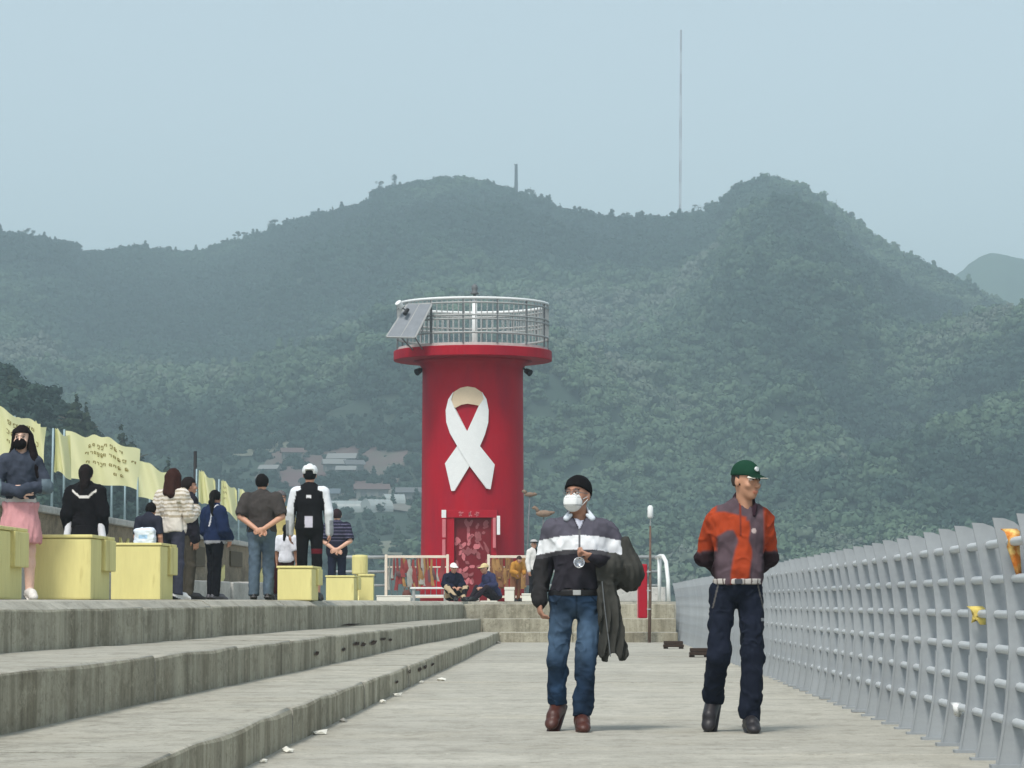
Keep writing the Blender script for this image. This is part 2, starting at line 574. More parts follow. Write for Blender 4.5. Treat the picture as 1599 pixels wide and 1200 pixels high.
# fields below the village: bare earth sheets that follow the slope
def field(name, pts, colr, label_mat):
    """pts: (px, Y) polygon corners"""
    bm = nb()
    P = np.array(pts, float)
    poly = bm.faces.new([bm.verts.new((p[0], p[1], 0)) for p in P])
    for i in range(14):
        for axis, a, b in ((0, P[:, 0].min(), P[:, 0].max()), (1, P[:, 1].min(), P[:, 1].max())):
            v = a + (b - a) * (i + 1) / 15
            no = [0, 0, 0]; no[axis] = 1
            co = [0, 0, 0]; co[axis] = v
            bmesh.ops.bisect_plane(bm, geom=bm.verts[:] + bm.edges[:] + bm.faces[:], plane_co=co, plane_no=no)
    for v in bm.verts:
        px, Y = v.co.x, v.co.y
        z = float(terrain(np.array([px]), np.array([Y]))[0])
        v.co = Vector(((px - VPX) / F_PX * Y, Y, z + .5))
    bmesh.ops.recalc_face_normals(bm, faces=bm.faces)
    for f in bm.faces:
        if f.normal.z < 0: f.normal_flip()
    return struct(obj(name, bm, label_mat, smooth=True))
def Yfor(py):
    """depth at which the gentle shelf below the village shows at that height of the photograph"""
    s = .15; k = (HORIZON - py) / F_PX
    return 500 * s / (s - k)
M_RED = mat('red_earth', rgb(100, 80, 80), .95, var=.25, scale=.08, col2=rgb(92, 90, 82), mixs=.05)
M_TAN = mat('dry_grass', rgb(112, 114, 102), .95, var=.2, scale=.1, col2=rgb(108, 112, 92), mixs=.06)
field('earth_field', [(395, Yfor(748)), (440, Yfor(757)), (620, Yfor(752)), (640, Yfor(728)), (520, Yfor(712)), (420, Yfor(722))], None, M_RED)
field('grass_field', [(340, Yfor(724)), (420, Yfor(721)), (500, Yfor(716)), (535, Yfor(715)), (530, Yfor(709)), (470, Yfor(709)), (390, Yfor(713))], None, M_TAN)
field('shore_field', [(300, Yfor(862)), (660, Yfor(866)), (660, Yfor(838)), (560, Yfor(846)), (300, Yfor(850))], None, M_TAN)
field('village_ground', [(470, Yfor(792)), (640, Yfor(800)), (650, Yfor(762)), (560, Yfor(757)), (450, Yfor(766))], None, mat('village_ground', rgb(112, 110, 104), .95, var=.2, scale=.1))

# ---------------------------------------------------------------- forest
def foliage_mat(name, c_dark, c_mid, c_lite, c_odd):
    m = bpy.data.materials.new(name); m.use_nodes = True
    nt = m.node_tree; N, L = nt.nodes, nt.links
    b = N['Principled BSDF']
    b.inputs['Roughness'].default_value = .85
    b.inputs['Specular IOR Level'].default_value = .15
    at_ = N.new('ShaderNodeAttribute'); at_.attribute_type = 'INSTANCER'; at_.attribute_name = 'tint'
    rp = N.new('ShaderNodeValToRGB')
    e = rp.color_ramp.elements
    e[0].position = 0; e[0].color = (*c_dark, 1)
    e[1].position = 1; e[1].color = (*c_odd, 1)
    a = e.new(.45); a.color = (*c_mid, 1)
    a = e.new(.8); a.color = (*c_lite, 1)
    L.new(at_.outputs['Fac'], rp.inputs[0])
    tc = N.new('ShaderNodeTexCoord')
    n = N.new('ShaderNodeTexNoise'); n.inputs['Scale'].default_value = 1.3; n.inputs['Detail'].default_value = 3
    L.new(tc.outputs['Object'], n.inputs['Vector'])
    r = N.new('ShaderNodeMapRange'); r.inputs['To Min'].default_value = .82; r.inputs['To Max'].default_value = 1.18
    L.new(n.outputs[0], r.inputs[0])
    h = N.new('ShaderNodeHueSaturation')
    L.new(rp.outputs[0], h.inputs['Color']); L.new(r.outputs[0], h.inputs['Value'])
    L.new(h.outputs[0], b.inputs['Base Color'])
    MATS[name] = m
    return m
M_FOREST = foliage_mat('forest_leaves', rgb(30, 46, 42), rgb(47, 67, 58), rgb(86, 106, 82), rgb(98, 106, 96))

def leaf_cloud(lobes, n, size, seed, flat=.0):
    """leaf-sized quads spread through ellipsoid lobes (c, r)"""
    r = np.random.default_rng(seed)
    V, Fq = [], []
    w = np.array([l[1][0] * l[1][1] + l[1][2] * l[1][0] for l in lobes]); w = w / w.sum()
    which = r.choice(len(lobes), n, p=w)
    for i in range(n):
        c, rad = lobes[which[i]]
        d = r.normal(size=3); d /= np.linalg.norm(d)
        p = np.array(c) + d * np.array(rad) * r.uniform(.55, 1.05)
        nrm = d * .9 + r.normal(size=3) * .3; nrm /= np.linalg.norm(nrm)
        u = np.cross(nrm, r.normal(size=3)); u /= np.linalg.norm(u)
        v = np.cross(nrm, u)
        s = size * r.uniform(.6, 1.25)
        k = len(V)
        a = r.uniform(.6, 1.0)
        V += [p + u * s, p + v * s * a, p - u * s, p - v * s * a]
        Fq.append((k, k + 1, k + 2, k + 3))
    return V, Fq
def proto(name, lobes, n, size, seed, matl):
    V, Fq = leaf_cloud(lobes, n, size, seed)
    Fq = list(Fq)
    nl = len(Fq)
    b = bmesh.new(); bmesh.ops.create_icosphere(b, subdivisions=2, radius=1.0)
    b.verts.index_update()
    U = np.array([v.co[:] for v in b.verts]); T_ = [tuple(v.index for v in f.verts) for f in b.faces]; b.free()
    for c_, r_ in lobes:
        k0 = len(V)
        w_ = .66 + .35 * vnoise(U * 2.3 + np.array(c_) * 1.7 + seed)
        V += [np.array(c_) + u * np.array(r_) * s_ for u, s_ in zip(U, w_)]
        Fq += [tuple(i + k0 for i in t_) for t_ in T_]
    me = bpy.data.meshes.new(name)
    me.from_pydata([tuple(map(float, v)) for v in V], [], Fq)
    me.polygons.foreach_set('use_smooth', [i >= nl for i in range(len(Fq))])
    me.materials.append(matl)
    return bpy.data.objects.new(name, me)      # source of the instances only: not placed in the scene itself
protos = []
pr = random.Random(21)
for k in range(5):
    if k < 4:
        lobes = [((0, 0, 1.6), (2.3, 2.3, 1.9))]
        for j in range(6):
            a = pr.uniform(0, 2 * PI)
            lobes.append(((1.7 * math.cos(a), 1.7 * math.sin(a), pr.uniform(.9, 2.9)), (pr.uniform(.9, 1.5),) * 2 + (pr.uniform(.7, 1.2),)))
    else:
        lobes = [((0, 0, .8 + j * .95), (1.9 - j * .36, 1.9 - j * .36, .65)) for j in range(5)]
    protos.append(proto('crown_source', lobes, 420, .40, 40 + k, M_FOREST))

def forest(name, P, S, R, T, K, label):
    me = bpy.data.meshes.new(name)
    me.from_pydata(P.tolist(), [], [])
    for nm, typ, arr in (('s', 'FLOAT', S), ('r', 'FLOAT', R), ('tint', 'FLOAT', T), ('k', 'INT', K)):
        a = me.attributes.new(nm, typ, 'POINT'); a.data.foreach_set('value', arr)
    o = bpy.data.objects.new(name, me); COL.objects.link(o)
    ng = bpy.data.node_groups.new(name, 'GeometryNodeTree')
    ng.interface.new_socket('Geometry', in_out='INPUT', socket_type='NodeSocketGeometry')
    ng.interface.new_socket('Geometry', in_out='OUTPUT', socket_type='NodeSocketGeometry')
    N, L = ng.nodes, ng.links
    gi, go = N.new('NodeGroupInput'), N.new('NodeGroupOutput')
    def attr(nm, typ):
        n = N.new('GeometryNodeInputNamedAttribute'); n.data_type = typ; n.inputs[0].default_value = nm
        return [s for s in n.outputs if s.enabled and s.name == 'Attribute'][0]
    j = N.new('GeometryNodeJoinGeometry')
    m2p = N.new('GeometryNodeMeshToPoints'); L.new(gi.outputs[0], m2p.inputs[0])
    cx = N.new('ShaderNodeCombineXYZ'); L.new(attr('r', 'FLOAT'), cx.inputs[2])
    sc = attr('s', 'FLOAT'); ka = attr('k', 'INT')
    for i, p in enumerate(protos):
        cmp_ = N.new('FunctionNodeCompare'); cmp_.data_type = 'INT'; cmp_.operation = 'EQUAL'
        ins = [s for s in cmp_.inputs if s.enabled]
        L.new(ka, ins[0]); ins[1].default_value = i
        oi = N.new('GeometryNodeObjectInfo'); oi.inputs[0].default_value = p
        ip = N.new('GeometryNodeInstanceOnPoints')
        L.new(m2p.outputs[0], ip.inputs['Points'])
        L.new(cmp_.outputs[0], ip.inputs['Selection'])
        L.new(oi.outputs['Geometry'], ip.inputs['Instance'])
        L.new(cx.outputs[0], ip.inputs['Rotation'])
        L.new(sc, ip.inputs['Scale'])
        L.new(ip.outputs[0], j.inputs[0])
    L.new(j.outputs[0], go.inputs[0])
    md = o.modifiers.new('grow', 'NODES'); md.node_group = ng
    tag(o, label, 'forest', kind='stuff')
    return o

NT = 42000
px = RNG.uniform(-330, 1950, NT)
Y = np.sqrt(RNG.uniform(525 ** 2, 1495 ** 2, NT))
z = terrain(px, Y)
X = (px - VPX) / F_PX * Y
pyv = HORIZON - (z - EYE) / Y * F_PX
bare = (px > 320) & (px < 668) & (pyv > 706) & (fbm(np.stack([X / 14, Y / 18, X * 0 + 9], -1), 2) > -.42) & (Y < 860)
keep = (~bare | (RNG.random(NT) < .36)) & (z > 1)
small = bare
patch = fbm(np.stack([X / 60, Y / 90, X * 0 + 3], -1), 4)
thin = fbm(np.stack([X / 30, Y / 50, X * 0 + 7], -1), 3)
keep &= ~((thin > .5) & (RNG.random(NT) < .4))
px, Y, z, X, patch, small = (a[keep] for a in (px, Y, z, X, patch, small))
n = len(px)
T = np.clip(.40 + 1.0 * patch + RNG.normal(0, .06, n) + .22 * np.clip((1150 - Y) / 450, 0, 1), 0, 1)
S = np.clip(np.exp(RNG.normal(0, .32, n)), .5, 1.9) * np.where(Y > 1340, .7, 1.0) * np.where(small, .55, 1.0)
Kk = RNG.choice(5, n, p=[.23, .23, .22, .2, .12]).astype(np.int32)
forest('hill_forest', np.stack([X, Y, z - .3], -1), S.astype(np.float32), RNG.uniform(0, 6.28, n).astype(np.float32), T.astype(np.float32), Kk, 'hazy mixed woodland covering the whole hillside behind the lighthouse')
# undergrowth of the near slope
NT = 2600
px = RNG.uniform(-600, 470, NT); Y = RNG.uniform(245, 400, NT)
z = near_slope(px, Y); X = (px - VPX) / F_PX * Y
k2 = z > -2
px, Y, z, X = px[k2], Y[k2], z[k2], X[k2]
n = len(px)
T = np.clip(.35 + .5 * fbm(np.stack([X / 12, Y / 20, X * 0], -1), 3) + RNG.normal(0, .12, n), 0, .82)
forest('near_undergrowth', np.stack([X, Y, z - .2], -1), RNG.uniform(.4, .85, n).astype(np.float32), RNG.uniform(0, 6.28, n).astype(np.float32), T.astype(np.float32), RNG.choice(4, n).astype(np.int32), 'dark scrub and bushes on the near slope behind the yellow flags')

# ---------------------------------------------------------------- haze
hz = nb(); box(hz, -1500, 1500, -80, 4200, -7.0, 345)
M_HAZE = bpy.data.materials.new('haze_air'); M_HAZE.use_nodes = True
nt = M_HAZE.node_tree; nt.nodes.clear()
pv = nt.nodes.new('ShaderNodeVolumePrincipled')
pv.inputs['Color'].default_value = (0.74, 0.93, 1.0, 1)
pv.inputs['Density'].default_value = 0.00056
pv.inputs['Anisotropy'].default_value = 0.2
mo = nt.nodes.new('ShaderNodeOutputMaterial')
nt.links.new(pv.outputs[0], mo.inputs['Volume'])
tag(obj('haze', hz, M_HAZE), 'pale blue haze hanging in the air over the harbour and hills', 'haze', kind='stuff')
# ================================================================ lighthouse
M_REDP = mat('red_paint', rgb(168, 10, 36), .6, var=.10, scale=2.5, bump=.2, bscale=14, spec=.18, col2=rgb(150, 18, 42), mixs=1.1, stretch=(1, 1, .35))
M_REDD = mat('door_red', rgb(112, 10, 26), .55, var=.12, scale=5)
M_WHITE = mat('white_paint', rgb(228, 230, 228), .5, var=.05, scale=8)
M_CREAM = mat('cream_vinyl', rgb(216, 196, 166), .6, var=.06, scale=6)
M_STEEL = mat('galvanised_steel', rgb(166, 168, 166), .55, var=.12, scale=12, metal=.15)
M_BLACK = mat('black_plastic', rgb(28, 28, 30), .5, var=.1, scale=10)
M_GREYM = mat('grey_metal', rgb(104, 108, 110), .5, var=.15, scale=12)
TY = 82.0
TS = F_PX / TY                        # photo pixels per metre there
TX = (738 - VPX) / TS
TR = 80.0 / TS
PLAT = Z3 + .06
def tz(py): return EYE + (HORIZON - py) / TS
tower = empty('lighthouse', (TX, TY, PLAT))
tag(tower, 'round red lighthouse with a big white ribbon and railed gallery', 'lighthouse')
def tp(name, bm, m, parent=None, smooth=False):
    """a part of the tower given in world coordinates"""
    for v in bm.verts: v.co -= Vector((TX, TY, PLAT))
    return obj(name, bm, m, parent or tower, smooth)
zt = tz(545)
bm = nb(); lathe(bm, [(TR * 1.025, PLAT - .05), (TR * 1.02, PLAT + .4), (TR, PLAT + 2.2), (TR * .985, tz(590)), (TR * .99, tz(578)), (TR * 1.03, tz(571)), (TR * 1.08, tz(567.5)), (TR * 1.17, tz(564.6))], 72, (TX, TY))
o = tp('tower_wall', bm, M_REDP, smooth=True)
DR = 124.0 / TS
bm = nb(); lathe(bm, [(DR * .5, tz(565.5)), (DR - .012, tz(564)), (DR, tz(563.4)), (DR, tz(549.6)), (DR - .012, tz(549)), (DR * .5, tz(548.5))], 72, (TX, TY))
gal = tp('gallery', bm, M_REDP)
bm = nb(); lathe(bm, [(DR - .12, tz(548.4)), (DR - .12, tz(544)), (DR * .6, tz(543.6))], 64, (TX, TY))
deck = tp('gallery_deck', bm, mat('pale_deck', rgb(196, 188, 182), .8, var=.15, scale=6))
RR = DR - .1
def ring(name, z, r, t, m, a0=0, a1=2 * PI):
    n = 60
    pts = [(TX + r * math.cos(a0 + (a1 - a0) * k / n), TY + r * math.sin(a0 + (a1 - a0) * k / n), z) for k in range(n + 1)]
    bm = nb(); tube(bm, pts, t, 6)
    return tp(name, bm, m, None, True)
for zz, t, m in ((476, .042, M_WHITE), (483, .028, M_STEEL), (502, .028, M_STEEL), (508, .026, M_STEEL), (529, .03, M_STEEL)):
    ring('rail', tz(zz), RR, t, m)
bm = nb(); tube(bm, [(0, 0, 0), (0, 0, tz(477) - tz(531))], .017, 5); me_b = bpy.data.meshes.new('baluster'); bm.to_mesh(me_b); bm.free(); me_b.materials.append(M_STEEL)
NB = 84
for k in range(NB):
    a = 2 * PI * k / NB
    o = link_mesh('baluster', me_b, None, tower)
    o.location = (RR * math.cos(a), RR * math.sin(a), tz(531) - PLAT)
bm = nb(); tube(bm, [(0, 0, 0), (0, 0, tz(475) - tz(545))], .026, 6); me_p = bpy.data.meshes.new('railing_post'); bm.to_mesh(me_p); bm.free(); me_p.materials.append(M_GREYM)
for k in range(14):
    a = 2 * PI * (k + .3) / 14
    o = link_mesh('railing_post', me_p, None, tower)
    o.location = (RR * math.cos(a), RR * math.sin(a), tz(545) - PLAT)
# lantern mast with its light
bm = nb(); tube(bm, [(TX + .05, TY, tz(546)), (TX + .05, TY, tz(466))], [.085, .07], 14)
ms = tp('lantern_mast', bm, M_WHITE, smooth=True)
bm = nb(); lathe(bm, [(.05, tz(466)), (.13, tz(465.5)), (.13, tz(464)), (.045, tz(463)), (.045, tz(459)), (.11, tz(458.5)), (.12, tz(457)), (.07, tz(454)), (.09, tz(450)), (.085, tz(446)), (.03, tz(442.5))], 16, (TX + .05, TY))
tp('lantern', bm, M_GREYM, smooth=True)
# solar panel leaning out at the left of the gallery, with bracket and lamp
M_PANEL = mat('solar_panel', rgb(122, 128, 134), .5, var=.15, scale=4, spec=.3)
A_ = at(604, 526.5, TY - 2.3); B_ = at(648, 527.5, TY - 2.5); C_ = at(674, 476, TY - 2.0); D_ = at(637, 476, TY - 1.8)
bm = nb()
nrm = (B_ - A_).cross(D_ - A_).normalized() * .03
vs = [bm.verts.new(p) for p in (A_, B_, C_, D_)] + [bm.verts.new(p + nrm) for p in (A_, B_, C_, D_)]
for f in ((0, 1, 2, 3), (7, 6, 5, 4), (0, 4, 5, 1), (1, 5, 6, 2), (2, 6, 7, 3), (3, 7, 4, 0)): bm.faces.new([vs[i] for i in f])
bmesh.ops.recalc_face_normals(bm, faces=bm.faces)
sol = tp('solar_panel', bm, M_PANEL)
def tsub(name, bm, m, parent):
    return tp(name, bm, m, parent)
bm = nb()
for p, q in ((A_, B_), (B_, C_), (C_, D_), (D_, A_), ((A_ + B_) / 2, (C_ + D_) / 2)): tube(bm, [p, q], .035, 5)
tsub('panel_frame', bm, M_STEEL, sol)
bm = nb()
for p, q in ((B_, at(660, 546, TY - 1.75)), (C_, at(674, 545, TY - 1.75)), (B_ * .5 + A_ * .5, at(645, 547, TY - 1.5))): tube(bm, [p, q], .02, 5)
tsub('panel_bracket', bm, M_GREYM, sol)
bm = nb(); tube(bm, [at(636, 486, TY - 2.0), at(625, 479, TY - 2.1)], .02, 5)
lp = tp('gallery_lamp', bm, M_GREYM)
bm = nb(); tube(bm, [at(627, 480, TY - 2.1), at(621.5, 472.5, TY - 2.2)], [.075, .095], 10)
tsub('lamp_head', bm, M_WHITE, lp)
bm = nb(); tube(bm, [at(637, 483, TY - 2.1), at(632, 491, TY - 2.2)], [.05, .06], 8)
tsub('lamp_head', bm, M_BLACK, lp)
# floodlights under the gallery
for sx, p0, p1, p2 in ((-1, (661, 573), (657, 578), (650.5, 582)), (1, (816, 574), (821, 579), (828, 583))):
    bm = nb(); tube(bm, [at(*p0, TY - .2), at(*p1, TY - .3)], .03, 6)
    tube(bm, [at(*p1, TY - .3), at(*p2, TY - .4)], [.07, .1], 10)
    tp('floodlight', bm, M_BLACK)
# ribbon emblem curved round the wall
def on_wall(name, pts_px, t0, t1, m, parent=None):
    """an outline in photo pixels, wrapped on the cylinder between radii TR+t0 and TR+t1"""
    bm = nb()
    q = [((px - 738) / TS, tz(py)) for px, py in pts_px]
    bm.faces.new([bm.verts.new((a, 0, b)) for a, b in q])
    xs = [a for a, b in q]
    n = int((max(xs) - min(xs)) / .06) + 1
    for i in range(1, n):
        x = min(xs) + (max(xs) - min(xs)) * i / n
        bmesh.ops.bisect_plane(bm, geom=bm.verts[:] + bm.edges[:] + bm.faces[:], plane_co=(x, 0, 0), plane_no=(1, 0, 0))
    r = bmesh.ops.extrude_face_region(bm, geom=bm.faces[:])
    front = {v for v in r['geom'] if isinstance(v, bmesh.types.BMVert)}
    for v in bm.verts:
        th = math.asin(max(-1, min(1, v.co.x / TR)))
        rr = TR + (t1 if v in front else t0)
        v.co = Vector((TX + rr * math.sin(th), TY - rr * math.cos(th), v.co.z))
    bmesh.ops.recalc_face_normals(bm, faces=bm.faces)
    return tp(name, bm, m, parent)
def zpts(l): return [(580 + a / 4.997, 580 + b / 4.995) for a, b in l]
rib = on_wall('ribbon_loop', zpts([(640, 262), (643, 225), (668, 185), (712, 158), (765, 148), (822, 158), (868, 190), (888, 240), (872, 285), (852, 297), (812, 288), (765, 281), (715, 289), (672, 312), (655, 290)]), -.02, .05, M_CREAM)
on_wall('ribbon_strap', zpts([(872, 190), (905, 245), (921, 330), (918, 425), (893, 520), (856, 612), (780, 762), (668, 950), (645, 950), (597, 738), (690, 604), (765, 488), (848, 300), (884, 245)]), -.02, .06, M_WHITE)
on_wall('ribbon_strap', zpts([(660, 190), (625, 245), (605, 330), (610, 420), (636, 505), (690, 604), (782, 762), (905, 932), (933, 938), (963, 748), (860, 612), (758, 486), (668, 310), (645, 250)]), -.02, .085, M_WHITE)
# doorway: jambs, lintel with its three marks, patterned door
FY = TY - TR
def dz(py): return tz(py)
def dx(px): return TX + (px - 738) / TS
bm = nb(); box(bm, dx(700), dx(713), FY - .22, FY + .45, PLAT, dz(812)); tp('door_jamb', bm, M_REDP)
bm = nb(); box(bm, dx(770), dx(778), FY - .22, FY + .45, PLAT, dz(812)); tp('door_jamb', bm, M_REDP)
bm = nb(); box(bm, dx(699), dx(779), FY - .25, FY + .45, dz(811.8), dz(800), .01); lint = tp('lintel', bm, M_REDP)
bm = nb(); box(bm, dx(713) - .01, dx(770) + .01, FY - .06, FY + .1, PLAT, dz(812.2))
door = tp('door', bm, M_REDD)
M_PINK = mat('pink_paint', rgb(196, 112, 118), .7, var=.12, scale=9)
mk = random.Random(4)
for cx in (723, 736.5, 747):
    bm = nb()
    for j in range(4):
        a = mk.uniform(0, PI); l = mk.uniform(.03, .06)
        c = Vector((dx(cx) + mk.uniform(-.045, .045), FY - .256, dz(806) + mk.uniform(-.05, .05)))
        d = Vector((math.cos(a), 0, math.sin(a))) * l
        n = Vector((-math.sin(a), 0, math.cos(a))) * .016
        bm.faces.new([bm.verts.new(p) for p in (c - d - n, c + d - n, c + d + n, c - d + n)])
    tsub('painted_mark', bm, M_PINK, lint)
# pale painted figures that cover the door
M_DOORPALE = mat('faded_door_paint', rgb(150, 84, 88), .75, var=.25, scale=7)
dr = random.Random(12)
for k in range(58):
    u, v = dr.random(), dr.random() ** .8
    cx, cz = dx(717 + 49 * u), dz(815 + 100 * v)
    bm = nb()
    w, h = dr.uniform(.03, .075), dr.uniform(.05, .13)
    a = dr.uniform(-.8, .8)
    loop = []
    for i in range(10):
        t = 2 * PI * i / 10
        r = 1 + .35 * math.sin(2 * t + k) + dr.uniform(-.15, .15)
        x, z = w * r * math.cos(t), h * r * math.sin(t)
        loop.append(bm.verts.new((cx + x * math.cos(a) - z * math.sin(a), FY - .064 - .0004 * k, cz + x * math.sin(a) + z * math.cos(a))))
    f = bm.faces.new(loop)
    if f.normal.y > 0: f.normal_flip()
    tsub('painted_figure', bm, M_DOORPALE if k % 3 else M_PINK, door)
# little plates either side of the door
for x0, x1, y0, y1, m in ((694, 701, 800, 812, M_WHITE), (695, 700.5, 814, 842, M_PINK), (695, 700, 845, 870, M_PINK), (778.5, 783.5, 809, 838, M_WHITE), (772.5, 777, 812, 858, M_PINK)):
    bm = nb(); box(bm, dx(x0), dx(x1), FY - .30, FY - .262, dz(y1), dz(y0), .006)
    tp('name_plate', bm, m)

# ================================================================ steel fin fence on the right
M_FIN = mat('fence_grey', rgb(158, 163, 165), .6, var=.10, scale=5, rnd=.05, spec=.3, col2=rgb(142, 148, 152), mixs=2.2)
M_FINL = mat('fence_pipe', rgb(190, 195, 197), .42, var=.08, scale=9, spec=.5)
FX = 2.17
def fin_inner(z):                     # inner edge: forward at foot and tip, hollow in the middle
    t = z / 1.3
    return .075 * (1 - (2 * t - 1.0) ** 2) - .01 * t
bm = nb()
outl = [(fin_inner(1.3 * i / 14), 1.3 * i / 14) for i in range(15)]
outl += [(.05, 1.297), (.10, 1.28), (.145, 1.245), (.18, 1.19), (.20, 1.12), (.21, 1.0), (.215, .6), (.22, .3), (.25, .1), (.26, 0)]
prism(bm, outl, 'XZ', -.008, .008)
tub = [(fin_inner(1.3 * i / 14) - .004, 0, 1.3 * i / 14) for i in range(15)]
box(bm, -.03, .28, -.05, .05, -.003, .016)
# edge flange on the lower half
for i in range(0, 6):
    z0, z1 = 1.3 * i / 14, 1.3 * (i + 1) / 14
    a0, a1 = fin_inner(z0), fin_inner(z1)
    q = [bm.verts.new(p) for p in ((a0 - .006, -.012, z0), (a0 - .006, .012, z0), (a1 - .006, .012, z1), (a1 - .006, -.012, z1), (a0 + .006, -.012, z0), (a0 + .006, .012, z0), (a1 + .006, .012, z1), (a1 + .006, -.012, z1))]
    for f in ((0, 1, 2, 3), (7, 6, 5, 4), (0, 4, 5, 1), (1, 5, 6, 2), (2, 6, 7, 3), (3, 7, 4, 0)): bm.faces.new([q[i_] for i_ in f])
bmesh.ops.recalc_face_normals(bm, faces=bm.faces)
me_fin = bpy.data.meshes.new('fin'); bm.to_mesh(me_fin); bm.free(); me_fin.materials.append(M_FIN)
fence = empty('fin_fence', (FX, 40, 0))
tag(fence, 'grey steel fence of curved fins and pipes along the right edge', 'fence')
fr = random.Random(6)
SP = .79
nf = 0
yy = 10.75
while yy < 68.5:
    o = link_mesh('fin', me_fin, None, fence)
    o.location = (fr.uniform(-.006, .006), yy - 40, fr.uniform(-.004, .004))
    o.rotation_euler = (0, fr.uniform(-.006, .006), fr.uniform(-.02, .02))
    yy += SP
for z in (1.175, .985, .795, .605, .42, .235):
    bm = nb()
    x = fin_inner(z) + .058
    if z > 1.1: x = .082
    n = 72
    tube(bm, [(x, -29.4 + 58.1 * i / n, z) for i in range(n + 1)], .024, 8)
    obj('pipe', bm, M_FINL, fence, True)

# faded ribbons tied to the fence pipes
M_ORIB = mat('orange_cloth', rgb(196, 112, 44), .9, var=.35, scale=18, col2=rgb(228, 196, 120), mixs=14)
M_YRIB = mat('yellow_cloth', rgb(222, 200, 112), .9, var=.2, scale=12)
def cloth_strip(name, path, widths, m, label, cat, group=None, seed=1, xdir=(1, 0, 0)):
    r = random.Random(seed)
    bm = nb()
    a = []
    for p, w in zip(path, widths):
        d = Vector(xdir) * w * .5
        j = Vector((r.uniform(-.004, .004), r.uniform(-.012, .012), 0))
        a.append([bm.verts.new(Vector(p) + j - d), bm.verts.new(Vector(p) + j + Vector((0, -.018, 0))), bm.verts.new(Vector(p) + j + d)])
    for i in range(len(a) - 1):
        for k in range(2):
            bm.faces.new((a[i][k], a[i][k + 1], a[i + 1][k + 1], a[i + 1][k]))
    bmesh.ops.recalc_face_normals(bm, faces=bm.faces)
    rr = bmesh.ops.solidify(bm, geom=bm.faces[:], thickness=.004)
    o = obj(name, bm, m, None, True)
    tag(o, label, cat, group)
    return o
def fence_ribbon(px, py, L, w, m, label, seed, Y):
    p = at(px, py, Y)
    path = [p + Vector((.0, 0, .03)), p + Vector((.012, -.035, .015)), p + Vector((.015, -.04, -.03)), p + Vector((.02, -.03, -.10 * L)), p + Vector((.03, -.035, -.22 * L)), p + Vector((.038, -.03, -.33 * L))]
    return cloth_strip('tied_ribbon', path, [w * 1.2, w * 1.1, w * .8, w * .9, w * .6, w * .35], m, label, 'ribbon', seed=seed)
fence_ribbon(1576, 836, .62, .07, M_ORIB, 'faded orange ribbon knotted on the top pipe of the fence near the frame edge', 3, 15.40)
fence_ribbon(1522, 956, .22, .075, M_YRIB, 'small yellow ribbon knotted on a middle pipe of the fence', 5, 16.98)
fence_ribbon(1491, 1106, .1, .05, M_WHITE, 'torn white scrap tied on the lowest fence pipe', 6, 17.75)

# dark timber blocks by the fence
M_TIMB = mat('dark_timber', rgb(58, 44, 36), .9, var=.3, scale=9, stretch=(4, 1, 1))
for (x0, x1, yb, yt, lab) in ((1036, 1068, 1013, 1001, 'dark timber block on the walkway by the fence, the farther one'), (1077, 1108, 1026, 1012, 'dark timber block on the walkway by the fence, the nearer one')):
    Y = EYE * F_PX / (yb - HORIZON)
    a, b = at(x0, yb, Y), at(x1, yb, Y)
    h = (yb - yt) / F_PX * Y
    t = empty('timber_block', ((a.x + b.x) / 2, Y, 0)); tag(t, lab, 'block')
    hw = (b.x - a.x) / 2
    bm = nb(); box(bm, -hw, hw, 0, .3, .03, h * .55, .01); obj('plank', bm, M_TIMB, t)
    bm = nb(); box(bm, -hw + .01, hw - .015, .01, .29, h * .55 + .004, h, .01); obj('plank', bm, M_TIMB, t)
    for s in (-.75, .75):
        bm = nb(); box(bm, s * hw - .04, s * hw + .04, .02, .28, .001, .029); obj('bearer', bm, M_TIMB, t)

# ================================================================ yellow blocks
M_YEL = mat('yellow_paint', rgb(226, 216, 146), .7, var=.09, scale=4, bump=.2, bscale=18, col2=rgb(188, 172, 106), mixs=1.7, mixlo=.56, mixhi=.70, stretch=(2.2, 2.2, .35))
YB = [  # right edge px, left edge px, top py, depth, label
    (-8, -112, 820, 24.6, 'yellow concrete block cut off by the left edge of the picture'),
    (141, 38, 835, 27.9, 'large yellow concrete block in front of the woman in the pink skirt'),
    (250, 172, 848, 35.6, 'yellow concrete block in front of the woman in the white knit top'),
    (487, 433, 884, 39.0, 'yellow concrete block right in front of the cyclist'),
    (553, 509, 899, 52.0, 'yellow concrete block in front of the man in the striped shirt')]
for xr, xl, yt, Y, lab in YB:
    s = F_PX / Y
    X0, X1_ = (xl - VPX) / s, (xr - VPX) / s
    h = (HORIZON - yt) / s + EYE - PLAT
    t = empty('yellow_block', ((X0 + X1_) / 2, Y, PLAT)); tag(t, lab, 'block', 'yellow blocks along the platform')
    w = (X1_ - X0) / 2
    bm = nb(); box(bm, -w, w, 0, .62, 0, h - .035, .02); obj('body', bm, M_YEL, t)
    bm = nb(); box(bm, -w - .012, w + .012, -.012, 1.35, h - .032, h, .01); obj('cap', bm, M_YEL, t)
    bm = nb(); box(bm, w - .14, w + .032, .66, 1.3, h * .45, h - .034, .012); obj('side_arm', bm, M_YEL, t)
    bm = nb(); box(bm, -w + .03, w - .03, .63, 1.3, 0, h - .036, .012); obj('back_block', bm, M_YEL, t)
